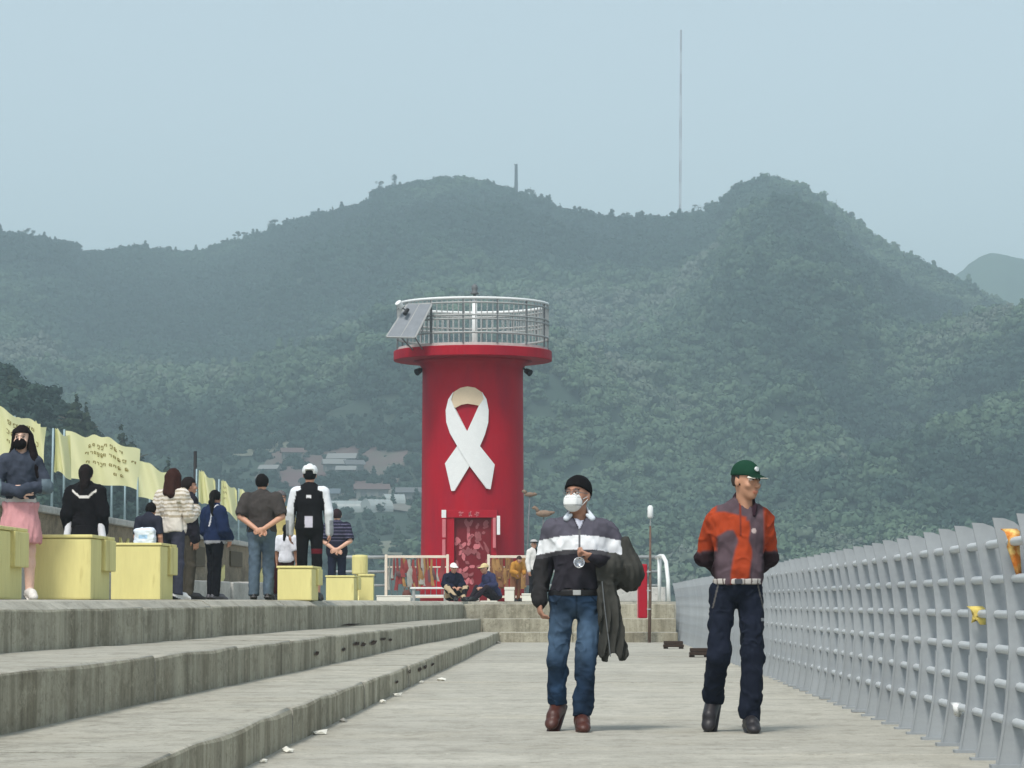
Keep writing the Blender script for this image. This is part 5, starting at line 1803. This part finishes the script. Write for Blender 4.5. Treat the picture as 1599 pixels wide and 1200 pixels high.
shell('cloth', F, 'cloth', lambda Vv: np.array(rgb(62, 62, 58))[None] * (1 + .35 * vnoise(Vv * V3(30, 20, 6)))[:, None], jk)
bm = nb(); tube(bm, [(.17, -.18, 1.0), (.19, -.175, .8), (.215, -.165, .6), (.225, -.15, .5)], .004, 5); obj('zip', bm, M_GREYM, jk)
# phone-like disc he holds
t = empty('silver_cup', ((900 - VPX) / s1, Y1, 0)); tag(t, 'small shiny cup held against the chest by the man in the beanie', 'cup')
bm = nb(); lathe(bm, [(.026, -.03), (.034, -.028), (.037, .025), (.034, .026), (.03, -.02)], 18)
bmesh.ops.rotate(bm, verts=bm.verts, matrix=Matrix.Rotation(1.25, 3, 'X'))
for v in bm.verts: v.co += Vector((.018, -.245, 1.118))
obj('cup_body', bm, mat('bright_steel', rgb(200, 202, 206), .2, metal=.9), t, True)
bm = nb(); tube(bm, [(.018, -.245, 1.15), (.045, -.235, 1.165), (.07, -.225, 1.16)], .005, 6); obj('strap', bm, M_BLACK, t)

# ---------------------------------------------------------------- man with green cap and orange shirt
Y2 = 19.7
s2 = F_PX / Y2
root = person('man in green cap and orange-grey shirt walking with hands behind back', 'walkers on the pier', ((1148 - VPX) / s2, Y2, 0))
J = joints(head=V3(.072, -.035, 1.665), neck=V3(.055, .0, 1.50), chest=V3(.02, 0, 1.29), belly=V3(.015, -.02, 1.11), pelvis=V3(.01, 0, .985), wide=1.0, hipw=.84,
    shR=V3(-.143, .02, 1.425), elR=V3(-.196, .13, 1.165), wrR=V3(-.03, .24, 1.03), hdR=V3(.95, .1, -.1), pnR=V3(0, 1, 0),
    shL=V3(.188, .02, 1.425), elL=V3(.222, .13, 1.165), wrL=V3(.06, .22, 1.03), hdL=V3(-.95, .1, -.1), pnL=V3(0, 1, 0),
    hipR=V3(-.082, 0, .94), knR=V3(-.122, -.075, .51), anR=V3(-.155, .12, .205), toR=V3(-.185, .03, .055),
    hipL=V3(.095, 0, .94), knL=V3(.105, -.05, .49), anL=V3(.088, -.02, .085), toL=V3(.10, -.205, .032),
    look=.75, nod=.03)
make_skin(root, J, RES, np.array(rgb(190, 142, 114)))
ORG, MAU, DRK = np.array(rgb(160, 64, 36)), np.array(rgb(86, 72, 78)), np.array(rgb(46, 34, 38))
def polo(Vv):
    x, y, z = Vv[:, 0] - .02, Vv[:, 1], Vv[:, 2]
    C = np.repeat(MAU[None], len(Vv), 0) * (1 + .25 * vnoise(Vv * 30))[:, None]
    n1 = vnoise(Vv * 22) * .03
    def soft(d, w=.016): return np.clip(.5 - d / w, 0, 1)          # d < 0 inside
    sweep = np.maximum(np.maximum(x - .045, 1.335 - .55 * np.clip(-.08 - x, 0, .1) + n1 * .4 - z), z - 1.462 + .25 * np.clip(x + .1, 0, .2))
    strip = np.maximum(np.abs(x - .012 + .012 * np.sin(z * 14)) - .062 + .024 * np.exp(-((z - 1.27) / .05) ** 2) + n1 * .3, np.maximum(z - 1.40, y - .05))
    armL = np.maximum(x + .15, 1.20 + n1 - z); armR = np.maximum(.165 - x, 1.20 + n1 - z)
    f = np.max([soft(sweep), soft(strip), soft(armL, .02), soft(armR, .02)], 0)
    f = f * np.where((y > .09) & (np.abs(x) < .15), 0, 1)
    o = ORG[None] * (1 + .3 * vnoise(Vv * 18))[:, None]
    C = C * (1 - f[:, None]) + o * f[:, None]
    low = soft(np.maximum(.155 - np.abs(x), z - 1.19 - n1), .03)
    C = C * (1 - low[:, None]) + DRK[None] * low[:, None]
    C[(np.abs(x - .005) < .006) & (z > 1.30) & (y < 0)] = np.array(rgb(120, 52, 40))
    C[(np.abs(x - .095) < .018 - .5 * np.abs(z - 1.335)) & (np.abs(z - 1.335) < .016) & (y < 0)] = np.array(rgb(176, 160, 156))
    return C
top_garment(root, J, RES, polo, 'polo_shirt', .018, hem=.985, fold=.013, sl=(.060, .058, .046), seed=5.0, neckline=-.04)
F = Field(J['neck'] - .2, J['neck'] + .2, RES)
F.put(cap(J['neck'] + V3(0, .0, -.03), J['neck'] + V3(0, .012, .04), .086, .076), .01)
for s in (-1, 1):
    F.put(rbox(J['neck'] + V3(s * .055, -.062, -.03), (.03, .012, .045), .008, frame((s * .2, .35, 1), (1, -.6 * s, 0))), .012)
F.put(cap(J['neck'] + V3(0, -.02, -.02), J['head'], .063), .008, 0, 's')
F.put(ell(J['neck'] + V3(-.003, -.09, .01), (.036, .07, .075)), .01, 0, 's')
shell('collar', F, 'cloth', np.array(rgb(50, 34, 42)), root)
NAVY = np.array(rgb(26, 31, 44))
def slacks(Vv):
    C = NAVY[None] * (1 + .35 * vnoise(Vv * V3(12, 12, 5)))[:, None]
    pip = (np.abs(np.abs(Vv[:, 0] - .01) - .13 - .25 * (.98 - Vv[:, 2])) < .005) & (Vv[:, 1] < .0) & (Vv[:, 2] > .82)
    C[pip] = np.array(rgb(92, 90, 88))
    C[(np.abs(Vv[:, 0] - .178) < .016) & (np.abs(Vv[:, 2] - .745) < .012)] = np.array(rgb(170, 172, 176))
    return C
trousers(root, J, RES, slacks, 'trousers', 'cloth', .018, waist=1.0, hemz=.97, flare=.066, a=.082, b=.070, fold=.013, seed=9.0)
shoe(root, J, 'L', RES, np.array(rgb(40, 38, 41)), 'shoe', 0); shoe(root, J, 'R', RES, np.array(rgb(40, 38, 41)), 'shoe', 0)
F = Field(J['pelvis'] - V3(.3, .25, .2), J['pelvis'] + V3(.3, .25, .25), RES)
for p in torso_prims(J)[1:3]: F.put(p, .05, .024)
F.cut(lambda P: np.abs(P[..., 2] - .998) - .019)
def beltc(Vv):
    a = np.arctan2(Vv[:, 0] - .01, -Vv[:, 1])
    C = np.repeat(np.array(rgb(196, 190, 184))[None], len(Vv), 0)
    C[np.mod(a * 6.2 + .5, 2) < .35] = np.array(rgb(80, 66, 62))
    C[np.abs(a) < .12] = np.array(rgb(60, 24, 26))
    return C
bl = shell('belt', F, 'leather', beltc, root)
bm = nb(); box(bm, -.016, .034, -.172, -.15, .981, 1.014, .004); obj('buckle', bm, M_DKM, bl)
# cap with peak, badge and pale edging
R = head_R(J); c = J['head']
GRN = np.array(rgb(26, 62, 46))
F = Field(c - .28, c + .28, RES)
F.put(ell(c + V3(0, .012, .045) @ R, (.088, .108, .098), R), .01)
F.cut(lambda P: (lambda q: .038 - q[..., 2])((P - c) @ R.T))
cp = shell('cap', F, 'cloth', GRN, root)
F = Field(c - .3, c + .3, RES * .7)
F.put(ell(c + V3(0, -.10, .036) @ R, (.084, .098, .03), R), .004)
def brim(P):
    q = (P - c) @ R.T
    zc = .046 - .35 * np.maximum(-(q[..., 1] + .09), 0) - 5.5 * q[..., 0] ** 2
    return np.maximum(np.abs(q[..., 2] - zc) - .007, q[..., 1] + .07)
F.cut(brim)
def brimc(Vv):
    q = (Vv - c) @ R.T
    C = np.repeat((GRN * .6)[None], len(Vv), 0)
    e = (q[:, 0] / .084) ** 2 + ((q[:, 1] + .10) / .098) ** 2
    zc = .046 - .35 * np.maximum(-(q[:, 1] + .09), 0) - 5.5 * q[:, 0] ** 2
    C[(e > .60) & (q[:, 2] > zc - .002)] = np.array(rgb(226, 220, 206))
    return C
shell('peak', F, 'cloth', brimc, cp)
bm = nb()
for a in range(1):
    f = [bm.verts.new(Vector(c + V3(.016 * math.cos(t), -.1015 + .004 * math.cos(t) ** 2, .082 + .016 * math.sin(t)) @ R)) for t in [2 * PI * k / 10 for k in range(10)]]
    bm.faces.new(f)
bmesh.ops.recalc_face_normals(bm, faces=bm.faces); bmesh.ops.solidify(bm, geom=bm.faces[:], thickness=.012)
obj('badge', bm, M_WHITE, cp)
hair(root, J, RES, np.array(rgb(60, 54, 50)), None, .12, .004, 'hair', -.035)

# ---------------------------------------------------------------- visitors on the platform
RB = .0115
def placed(px, Y): return ((px - VPX) / (F_PX / Y), Y, PLAT)
VG = 'visitors along the platform'
def hands_behind(J, y=.17, z=.92, x=.03):
    J.update(elL=V3(.255, .10, 1.12), wrL=V3(x, y, z), hdL=V3(-.9, .1, -.35), pnL=V3(0, 1, 0), elR=V3(-.255, .10, 1.12), wrR=V3(-x - .02, y + .02, z + .02), hdR=V3(.9, .1, -.35), pnR=V3(0, 1, 0))
    return J
# 1 masked woman, pink skirt, arms folded
root = person('long-haired woman in black mask, denim jacket and pink skirt', VG, placed(29, 27.6), .25, .945)
J = joints(elL=V3(.25, -.05, 1.12), wrL=V3(.03, -.20, 1.09), hdL=V3(-1, -.05, .05), pnL=V3(0, 1, 0), elR=V3(-.25, -.05, 1.12), wrR=V3(-.02, -.22, 1.06), hdR=V3(1, .05, .05), pnR=V3(0, 1, 0), look=-.25, wide=.84, shL=V3(.155, .01, 1.385), shR=V3(-.155, .01, 1.385))
make_skin(root, J, .009, np.array(rgb(222, 184, 164)), bare=True)
DEN = np.array(rgb(60, 66, 78))
def denim_j(Vv):
    C = DEN[None] * (1 + .4 * vnoise(Vv * 12))[:, None]
    C[(np.abs(Vv[:, 0]) > .2) & (Vv[:, 2] < 1.2)] = np.array(rgb(98, 112, 120))
    return C
top_garment(root, J, .009, denim_j, 'jacket', .022, hem=1.0, kind='denim', neckline=-.09, sl=(.058, .056, .048), fold=.01)
F = grid_for(J, .009); [F.put(p, .05, .02) for p in torso_prims(J)[1:3]]; F.cut(lambda P: np.abs(P[..., 2] - .975) - .05)
shell('white_hem', F, 'cloth', np.array(rgb(216, 210, 204)), root)
F = grid_for(J, .009)
F.put(cap((0, 0, .96), (0, 0, .62), .15, .22), .05); F.put(ell((0, 0, .95), (.18, .13, .1)), .05)
F.cut(lambda P: np.maximum(P[..., 2] - .965, .56 - P[..., 2])); F.noise(.012, .05, 1, (1.2, 1.2, .25))
shell('skirt', F, 'cloth', lambda Vv: np.array(rgb(206, 150, 152))[None] * (1 + .2 * vnoise(Vv * V3(20, 20, 3)))[:, None], root)
for s in 'LR': shoe(root, J, s, .01, np.array(rgb(220, 216, 210)), 'shoe')
hair(root, J, .009, np.array(rgb(26, 19, 20)), [((.07, .03, .02), (.12, .01, -.20), .045, .045), ((.12, .01, -.20), (.17, .0, -.38), .05, .02), ((.1, .05, -.1), (.2, .03, -.3), .035, .012), ((-.06, -.04, .06), (-.10, -.02, -.16), .02, .02), ((-.065, .04, .02), (-.07, .06, -.24), .035, .03), ((0, .09, .02), (.02, .11, -.3), .07, .06)], .05, .018)
R = head_R(J); c = J['head']
F = Field(c - .2, c + .2, .007); F.put(ell(c + V3(0, -.07, -.055) @ R, (.066, .055, .06), R), .01); F.cut(lambda P: ((P - c) @ R.T)[..., 1] + .03)
shell('face_mask', F, 'cloth', np.array(rgb(20, 16, 18)), root)
# 2 girl from behind in black sailor top
root = person('girl seen from behind in black sailor top with white collar line', VG, placed(131, 33.0), PI, .88)
J = joints(wide=.95, wrL=V3(.20, -.08, .88), wrR=V3(-.20, -.08, .88))
make_skin(root, J, RB)
BLK = np.array(rgb(24, 23, 26))
def sailor(Vv):
    C = np.repeat(BLK[None], len(Vv), 0)
    x, z = np.abs(Vv[:, 0]), Vv[:, 2]
    e = z - (1.315 + .85 * np.clip(x - .06, 0, .09))
    C[(np.abs(e) < .016) & (x < .155) & (Vv[:, 1] > 0)] = np.array(rgb(226, 222, 214))
    return C
top_garment(root, J, RB, sailor, 'sailor_top', .03, hem=.92, sl=(.08, .078, .07), fold=.012)
F = grid_for(J, RB); F.put(cap((0, 0, .95), (0, 0, .72), .16, .21), .04); F.cut(lambda P: np.maximum(P[..., 2] - .95, .66 - P[..., 2])); shell('skirt', F, 'cloth', BLK, root)
for s in (1, -1):
    F = Field((-.32, -.2, .7), (.32, .25, 1.1), RB); F.put(cap((s * .2, .02, .99), (s * .225, .03, .80), .045, .05), .02); shell('white_sleeve', F, 'cloth', np.array(rgb(222, 222, 224)), root)
hair(root, J, RB, np.array(rgb(28, 22, 22)), [((0, .06, .0), (0, .1, -.15), .075, .06), ((-.02, .1, -.1), (.03, .13, -.24), .05, .03)], .05, .015)
for s in 'LR': shoe(root, J, s, .012, BLK, 'shoe')
# 3 child with pale blue-white top leaning at the wall
root = person('dark-haired child with pale blue bag leaning behind the second yellow block', VG, placed(231, 37.2), 2.9, .73)
J = joints(wide=.95, head=V3(0, -.10, 1.56), nod=.25, chest=V3(0, -.04, 1.24))
make_skin(root, J, RB); top_garment(root, J, RB, np.array(rgb(44, 46, 58)), 'top', .02, hem=.9, sleeve='short'); trousers(root, J, RB, np.array(rgb(60, 64, 72)), hemz=.95)
hair(root, J, RB, HAIR, None, .045, .016, 'hair', -.05); [shoe(root, J, s, .012, np.array(rgb(210, 210, 210)), 'shoe') for s in 'LR']
F = Field((-.3, -.1, .75), (.3, .45, 1.35), RB)
F.put(rbox((.0, .17, 1.08), (.19, .09, .17), .06), .02); F.put(rbox((.0, .17, .93), (.12, .08, .1), .05), .06); F.noise(.012, .06, 3)
shell('bag', F, 'cloth', lambda Vv: np.array(rgb(216, 226, 238))[None] * (1 - .5 * (np.abs(Vv[:, 2:3] - 1.1) < .035) * (np.abs(Vv[:, 0:1]) < .08) * np.array([[1, .6, .2]])), root)
# 4 woman in white knit top with long brown hair
root = person('woman with long brown hair in white knit top and grey trousers', VG, placed(268, 37.5), 2.6, .965)
J = joints(wide=.98, elR=V3(-.24, -.06, 1.12), wrR=V3(-.18, -.24, 1.2), hdR=V3(.3, -.8, .3), look=.5, nod=.15)
make_skin(root, J, RB)
def knit(Vv):
    C = np.repeat(np.array(rgb(218, 212, 202))[None], len(Vv), 0)
    w = np.sin(Vv[:, 2] * 120 + 4 * vnoise(Vv * 12)) > .15
    m = (Vv[:, 2] > 1.08) & w
    C[m] = np.array(rgb(172, 160, 140))
    return C
top_garment(root, J, RB, knit, 'knit_top', .034, hem=.90, sl=(.082, .08, .07), fold=.014)
trousers(root, J, RB, np.array(rgb(66, 68, 82)), flare=.075, kind='denim'); [shoe(root, J, s, .012, np.array(rgb(226, 226, 224)), 'shoe') for s in 'LR']
hair(root, J, RB, np.array(rgb(52, 30, 26)), [((.05, .05, .02), (.07, .08, -.2), .06, .05), ((-.05, .05, .02), (-.07, .07, -.2), .06, .05), ((0, .08, 0), (0, .12, -.22), .07, .06)], .04, .024)
# 5 companion in dark jacket behind her
root = person('person in black jacket half hidden behind the woman in white knit', VG, placed(293, 39.6), 2.0, .96)
J = joints(); make_skin(root, J, RB)
top_garment(root, J, RB, np.array(rgb(38, 36, 44)), 'jacket', .03, hem=.90, sl=(.075, .07, .06), fold=.012); trousers(root, J, RB, np.array(rgb(70, 66, 58)))
hair(root, J, RB, np.array(rgb(32, 26, 26)), [((0, .07, 0), (0, .1, -.14), .07, .05)], .045, .014); [shoe(root, J, s, .012, BLK, 'shoe') for s in 'LR']
# 6 girl in navy jacket
root = person('girl in navy jacket and black trousers with a ponytail, seen from behind', VG, placed(334, 42.8), 2.35, .93)
J = joints(wide=.92, elL=V3(.24, .0, 1.1), wrL=V3(.16, -.17, 1.0), elR=V3(-.24, 0, 1.1), wrR=V3(-.14, -.18, .99), look=.5, knL=V3(.06, -.01, .49), knR=V3(-.06, -.01, .49), anL=V3(.055, .02, .085), anR=V3(-.055, .02, .085), toL=V3(.07, -.16, .03), toR=V3(-.07, -.16, .03))
make_skin(root, J, RB)
NV = np.array(rgb(30, 42, 72))
def jacket6(Vv):
    C = NV[None] * (1 + .3 * vnoise(Vv * 12))[:, None]
    C[(np.abs(Vv[:, 0] + .06 + .25 * (Vv[:, 2] - 1.25)) < .012) & (Vv[:, 1] > 0) & (Vv[:, 2] > 1.15)] = np.array(rgb(200, 202, 206))
    C[Vv[:, 2] < .94] = np.array(rgb(150, 152, 156))
    return C
top_garment(root, J, RB, jacket6, 'jacket', .036, hem=.885, sl=(.082, .08, .066), fold=.012)
trousers(root, J, RB, np.array(rgb(20, 20, 26)), flare=.062, kind='cloth'); [shoe(root, J, s, .012, np.array(rgb(70, 70, 76)), 'shoe') for s in 'LR']
hair(root, J, RB, HAIR, [((0, .09, .05), (0, .15, -.06), .04, .04), ((0, .15, -.06), (-.03, .15, -.26), .045, .03)], .045, .012)
# 7 man in grey tee, hands behind back
root = person('broad man in dark grey tee and jeans, hands clasped behind his back', VG, placed(408, 40.2), PI, 1.0)
J = hands_behind(joints(wide=1.14, shL=V3(.2, .01, 1.395), shR=V3(-.2, .01, 1.395)), .20, .95)
J['elL'] = V3(.285, .07, 1.14); J['elR'] = V3(-.285, .07, 1.14)
make_skin(root, J, RB * .9, np.array(rgb(200, 152, 126)))
top_garment(root, J, RB * .9, lambda Vv: np.array(rgb(66, 62, 60))[None] * (1 + .25 * vnoise(Vv * 14))[:, None], 't_shirt', .02, hem=.93, sleeve='short', sl=(.082, .07, .06), fold=.01)
trousers(root, J, RB * .9, lambda Vv: mixc(rgb(62, 76, 92), rgb(104, 122, 136), .5)[None] * (1 + .5 * vnoise(Vv * V3(9, 9, 4)))[:, None], 'jeans', 'denim', .016, flare=.07, a=.098, b=.076)
hair(root, J, RB * .9, HAIR, None, .05, .012, 'hair', -.05); [shoe(root, J, s, .012, BLK, 'shoe') for s in 'LR']
# 8 person behind him
root = person('grey-haired person in pale yellow top mostly hidden behind the cyclist', VG, placed(437, 44.0), .4, .95)
J = joints(); make_skin(root, J, RB); top_garment(root, J, RB, np.array(rgb(196, 180, 120)), 'top', .02, hem=.9); trousers(root, J, RB, np.array(rgb(56, 24, 26)))
hair(root, J, RB, np.array(rgb(96, 94, 96)), None, .045, .016, 'hair', -.05); [shoe(root, J, s, .012, BLK, 'shoe') for s in 'LR']
# 9 child in white tee
root = person('small child in a white tee with a dark ponytail beside the cyclist', VG, placed(447, 41.5), 2.9, .62)
J = joints(wide=1.0); make_skin(root, J, RB); top_garment(root, J, RB, np.array(rgb(226, 228, 236)), 't_shirt', .026, hem=.86, sleeve='short', sl=(.085, .07, .06)); trousers(root, J, RB, np.array(rgb(60, 40, 44)))
hair(root, J, RB, HAIR, [((0, .1, .0), (.01, .15, -.22), .045, .03)], .045, .014); [shoe(root, J, s, .012, np.array(rgb(200, 200, 200)), 'shoe') for s in 'LR']
# 10 cyclist
root = person('tall cyclist in white helmet and black jersey with white sleeves', VG, placed(483, 40.8), PI, 1.085)
J = joints(wide=1.04, shL=V3(.185, .01, 1.40), shR=V3(-.185, .01, 1.40), elL=V3(.245, .02, 1.12), wrL=V3(.255, -.03, .86), elR=V3(-.245, .02, 1.12), wrR=V3(-.255, -.03, .86))
make_skin(root, J, RB * .9, bare=True)
def jersey(Vv):
    C = np.repeat(BLK[None], len(Vv), 0)
    x, z = np.abs(Vv[:, 0]), Vv[:, 2]
    C[(x > .17 + .25 * np.clip(1.34 - z, 0, .1))] = np.array(rgb(224, 228, 232))
    C[(x > .11) & (z > 1.405 - .35 * (x - .12)) & (z < 1.46)] = np.array(rgb(224, 228, 232))
    C[(x > .26) & (z < 1.02)] = np.array(rgb(150, 154, 158))
    C[(x < .03) & (np.abs(z - 1.325) < .02) & (Vv[:, 1] > 0)] = np.array(rgb(220, 220, 222))
    C[(x < .05) & (np.abs(z - 1.0) < .075) & (Vv[:, 1] > 0)] = np.array(rgb(196, 194, 206))
    return C
top_garment(root, J, RB * .9, jersey, 'jersey', .014, hem=.90, sl=(.062, .055, .045), fold=.005)
def tights(Vv):
    C = np.repeat(BLK[None], len(Vv), 0)
    C[(Vv[:, 2] < .66) & (Vv[:, 0] < 0) & (Vv[:, 2] > .60)] = np.array(rgb(98, 30, 40))
    return C
trousers(root, J, RB * .9, tights, 'tights', 'cloth', .008, hemz=.35, flare=.06, a=.085, b=.062, fold=.002); [shoe(root, J, s, .012, BLK, 'shoe') for s in 'LR']
R = head_R(J); c = J['head']
F = Field(c - .25, c + .25, .009)
F.put(ell(c + V3(0, .01, .055), (.10, .135, .095), R), .01)
F.cut(lambda P: .015 - P[..., 2] + c[2] - .35 * np.abs(P[..., 1]) * (P[..., 1] > 0) * 0)
F.put(rbox(c + V3(0, .15, .03), (.055, .05, .035), .01), .01, 0, 's')
for s in (-1, 1): F.put(ell(c + V3(s * .045, .03, .15), (.012, .09, .03)), .01, 0, 's')
hl = shell('helmet', F, 'plastic', np.array(rgb(230, 232, 232)), root)
F = Field(c - .2, c + .2, .009); F.put(ell(c + V3(0, .015, .02), (.086, .106, .10)), .01); F.cut(lambda P: np.maximum(P[..., 2] - c[2] - .06, c[2] - .09 - P[..., 2])); F.cut(lambda P: -(P[..., 1] + .02)); shell('head_scarf', F, 'cloth', BLK, root)
# 11 man in striped navy tee
root = person('man in navy striped tee with hands clasped behind, left of the guard rail', VG, placed(526, 53.9), PI, .975)
J = hands_behind(joints(wide=1.12), .19, .95, .02)
make_skin(root, J, RB, np.array(rgb(206, 162, 140)))
def stripes(Vv):
    C = np.repeat(np.array(rgb(36, 36, 52))[None], len(Vv), 0)
    C[(np.mod(Vv[:, 2], .062) < .016) & (Vv[:, 2] > 1.1)] = np.array(rgb(96, 94, 116))
    return C
top_garment(root, J, RB, stripes, 't_shirt', .022, hem=.80, sleeve='short', sl=(.082, .07, .06)); trousers(root, J, RB, np.array(rgb(34, 38, 56)), waist=.98)
hair(root, J, RB, np.array(rgb(48, 34, 38)), None, .05, .010, 'hair', -.05); [shoe(root, J, s, .012, BLK, 'shoe') for s in 'LR']
# 12, 13 seated on the ground in front of the door
def seated(px, Y, rz, label, top_c, hat_c, leg_c, lean=.05, scale=.95):
    root = person(label, 'people seated before the door', placed(px, Y), rz, scale)
    J = joints(pelvis=V3(0, .05, .13), belly=V3(0, .04 - lean * .3, .27), chest=V3(0, -lean, .47), neck=V3(0, -lean * 1.6, .68), head=V3(0, -lean * 2.1 - .03, .825),
        shL=V3(.175, -lean * 1.2, .63), shR=V3(-.175, -lean * 1.2, .63), elL=V3(.25, -.12, .42), elR=V3(-.25, -.12, .42), wrL=V3(.10, -.34, .36), wrR=V3(-.10, -.34, .36), hdL=V3(-.6, -.6, -.2), hdR=V3(.6, -.6, -.2), pnL=V3(0, 0, -1), pnR=V3(0, 0, -1),
        hipL=V3(.09, .0, .12), hipR=V3(-.09, .0, .12), knL=V3(.24, -.36, .34), knR=V3(-.24, -.36, .34), anL=V3(.10, -.60, .085), anR=V3(-.10, -.60, .085), toL=V3(.13, -.78, .035), toR=V3(-.13, -.78, .035), nod=.15)
    make_skin(root, J, RB)
    top_garment(root, J, RB, top_c, 'jacket', .028, hem=.12, sl=(.075, .07, .055), fold=.012)
    F = grid_for(J, RB)
    for s in 'LR':
        F.put(cap(J['hip' + s], J['kn' + s], .095, .075), .03); F.put(cap(J['kn' + s], J['an' + s], .073, .06), .03)
    F.put(ell(J['pelvis'], (.19, .16, .12)), .04); F.cut(lambda P: .004 - P[..., 2]); F.noise(.008, .06)
    shell('trousers', F, 'cloth', leg_c, root)
    for s in 'LR': shoe(root, J, s, .012, BLK, 'shoe')
    R = head_R(J); c = J['head']
    F = Field(c - .24, c + .24, .01); F.put(ell(c + V3(0, .012, .045), (.092, .112, .10), R), .01); F.put(ell(c + V3(0, -.06, .045) @ R, (.10, .12, .018), R), .01); F.cut(lambda P: (lambda q: .025 - q[..., 2])((P - c) @ R.T))
    shell('hat', F, 'cloth', hat_c, root)
    hair(root, J, .011, np.array(rgb(60, 56, 54)), None, .12, .006, 'hair', -.04)
    return root
seated(706, 70.6, .35, 'seated man in white cap and navy vest left of the red door', np.array(rgb(26, 28, 46)), np.array(rgb(236, 234, 228)), lambda Vv: np.where((vnoise(Vv * 9) > .12)[:, None], np.array(rgb(180, 160, 130))[None], np.array(rgb(28, 26, 30))[None]))
seated(771, 71.2, -1.0, 'seated person in beige hat and blue jacket right of the red door', np.array(rgb(52, 54, 84)), np.array(rgb(206, 186, 140)), np.array(rgb(40, 32, 40)), .12)
# 14 bending visitor in ochre at the ribbons, 15 visitor by the rail
root = person('stooping visitor in ochre jacket at the ribbon railing', 'visitors by the lighthouse', placed(806, 75.5), .6, .72)
J = joints(head=V3(0, -.20, 1.48), neck=V3(0, -.12, 1.37), chest=V3(0, -.06, 1.2), shL=V3(.175, -.09, 1.33), shR=V3(-.175, -.09, 1.33), wrL=V3(.15, -.3, 1.0), wrR=V3(-.15, -.3, 1.0), elL=V3(.24, -.1, 1.06), elR=V3(-.24, -.1, 1.06), nod=.3)
make_skin(root, J, RB); top_garment(root, J, RB, np.array(rgb(178, 128, 58)), 'jacket', .03, hem=.75, sl=(.08, .075, .06)); trousers(root, J, RB, np.array(rgb(120, 82, 60))); hair(root, J, RB, np.array(rgb(60, 44, 38))); [shoe(root, J, s, .012, BLK, 'shoe') for s in 'LR']
root = person('visitor in black vest, white shirt and dark sun visor beside the tower', 'visitors by the lighthouse', placed(833, 74.5), .9, .90)
J = joints(look=-.4); make_skin(root, J, RB); top_garment(root, J, RB, lambda Vv: np.where((Vv[:, 0] < -.03)[:, None], np.array(rgb(216, 214, 210))[None], np.array(rgb(26, 26, 30))[None]), 'vest', .024, hem=.88); trousers(root, J, RB, np.array(rgb(30, 28, 32))); [shoe(root, J, s, .012, BLK, 'shoe') for s in 'LR']
R = head_R(J); c = J['head']
F = Field(c - .26, c + .26, .01); F.put(ell(c + V3(0, .0, .07) @ R, (.10, .125, .07), R), .01); F.put(ell(c + V3(0, -.05, .055) @ R, (.13, .16, .016), R), .01); F.cut(lambda P: (lambda q: .04 - q[..., 2])((P - c) @ R.T))
shell('sun_visor', F, 'cloth', lambda Vv: np.where((((Vv - c) @ R.T)[:, 2] > .072)[:, None], np.array(rgb(176, 174, 172))[None], np.array(rgb(34, 32, 36))[None]), root)
hair(root, J, RB, np.array(rgb(200, 196, 192)), None, .04, .012)
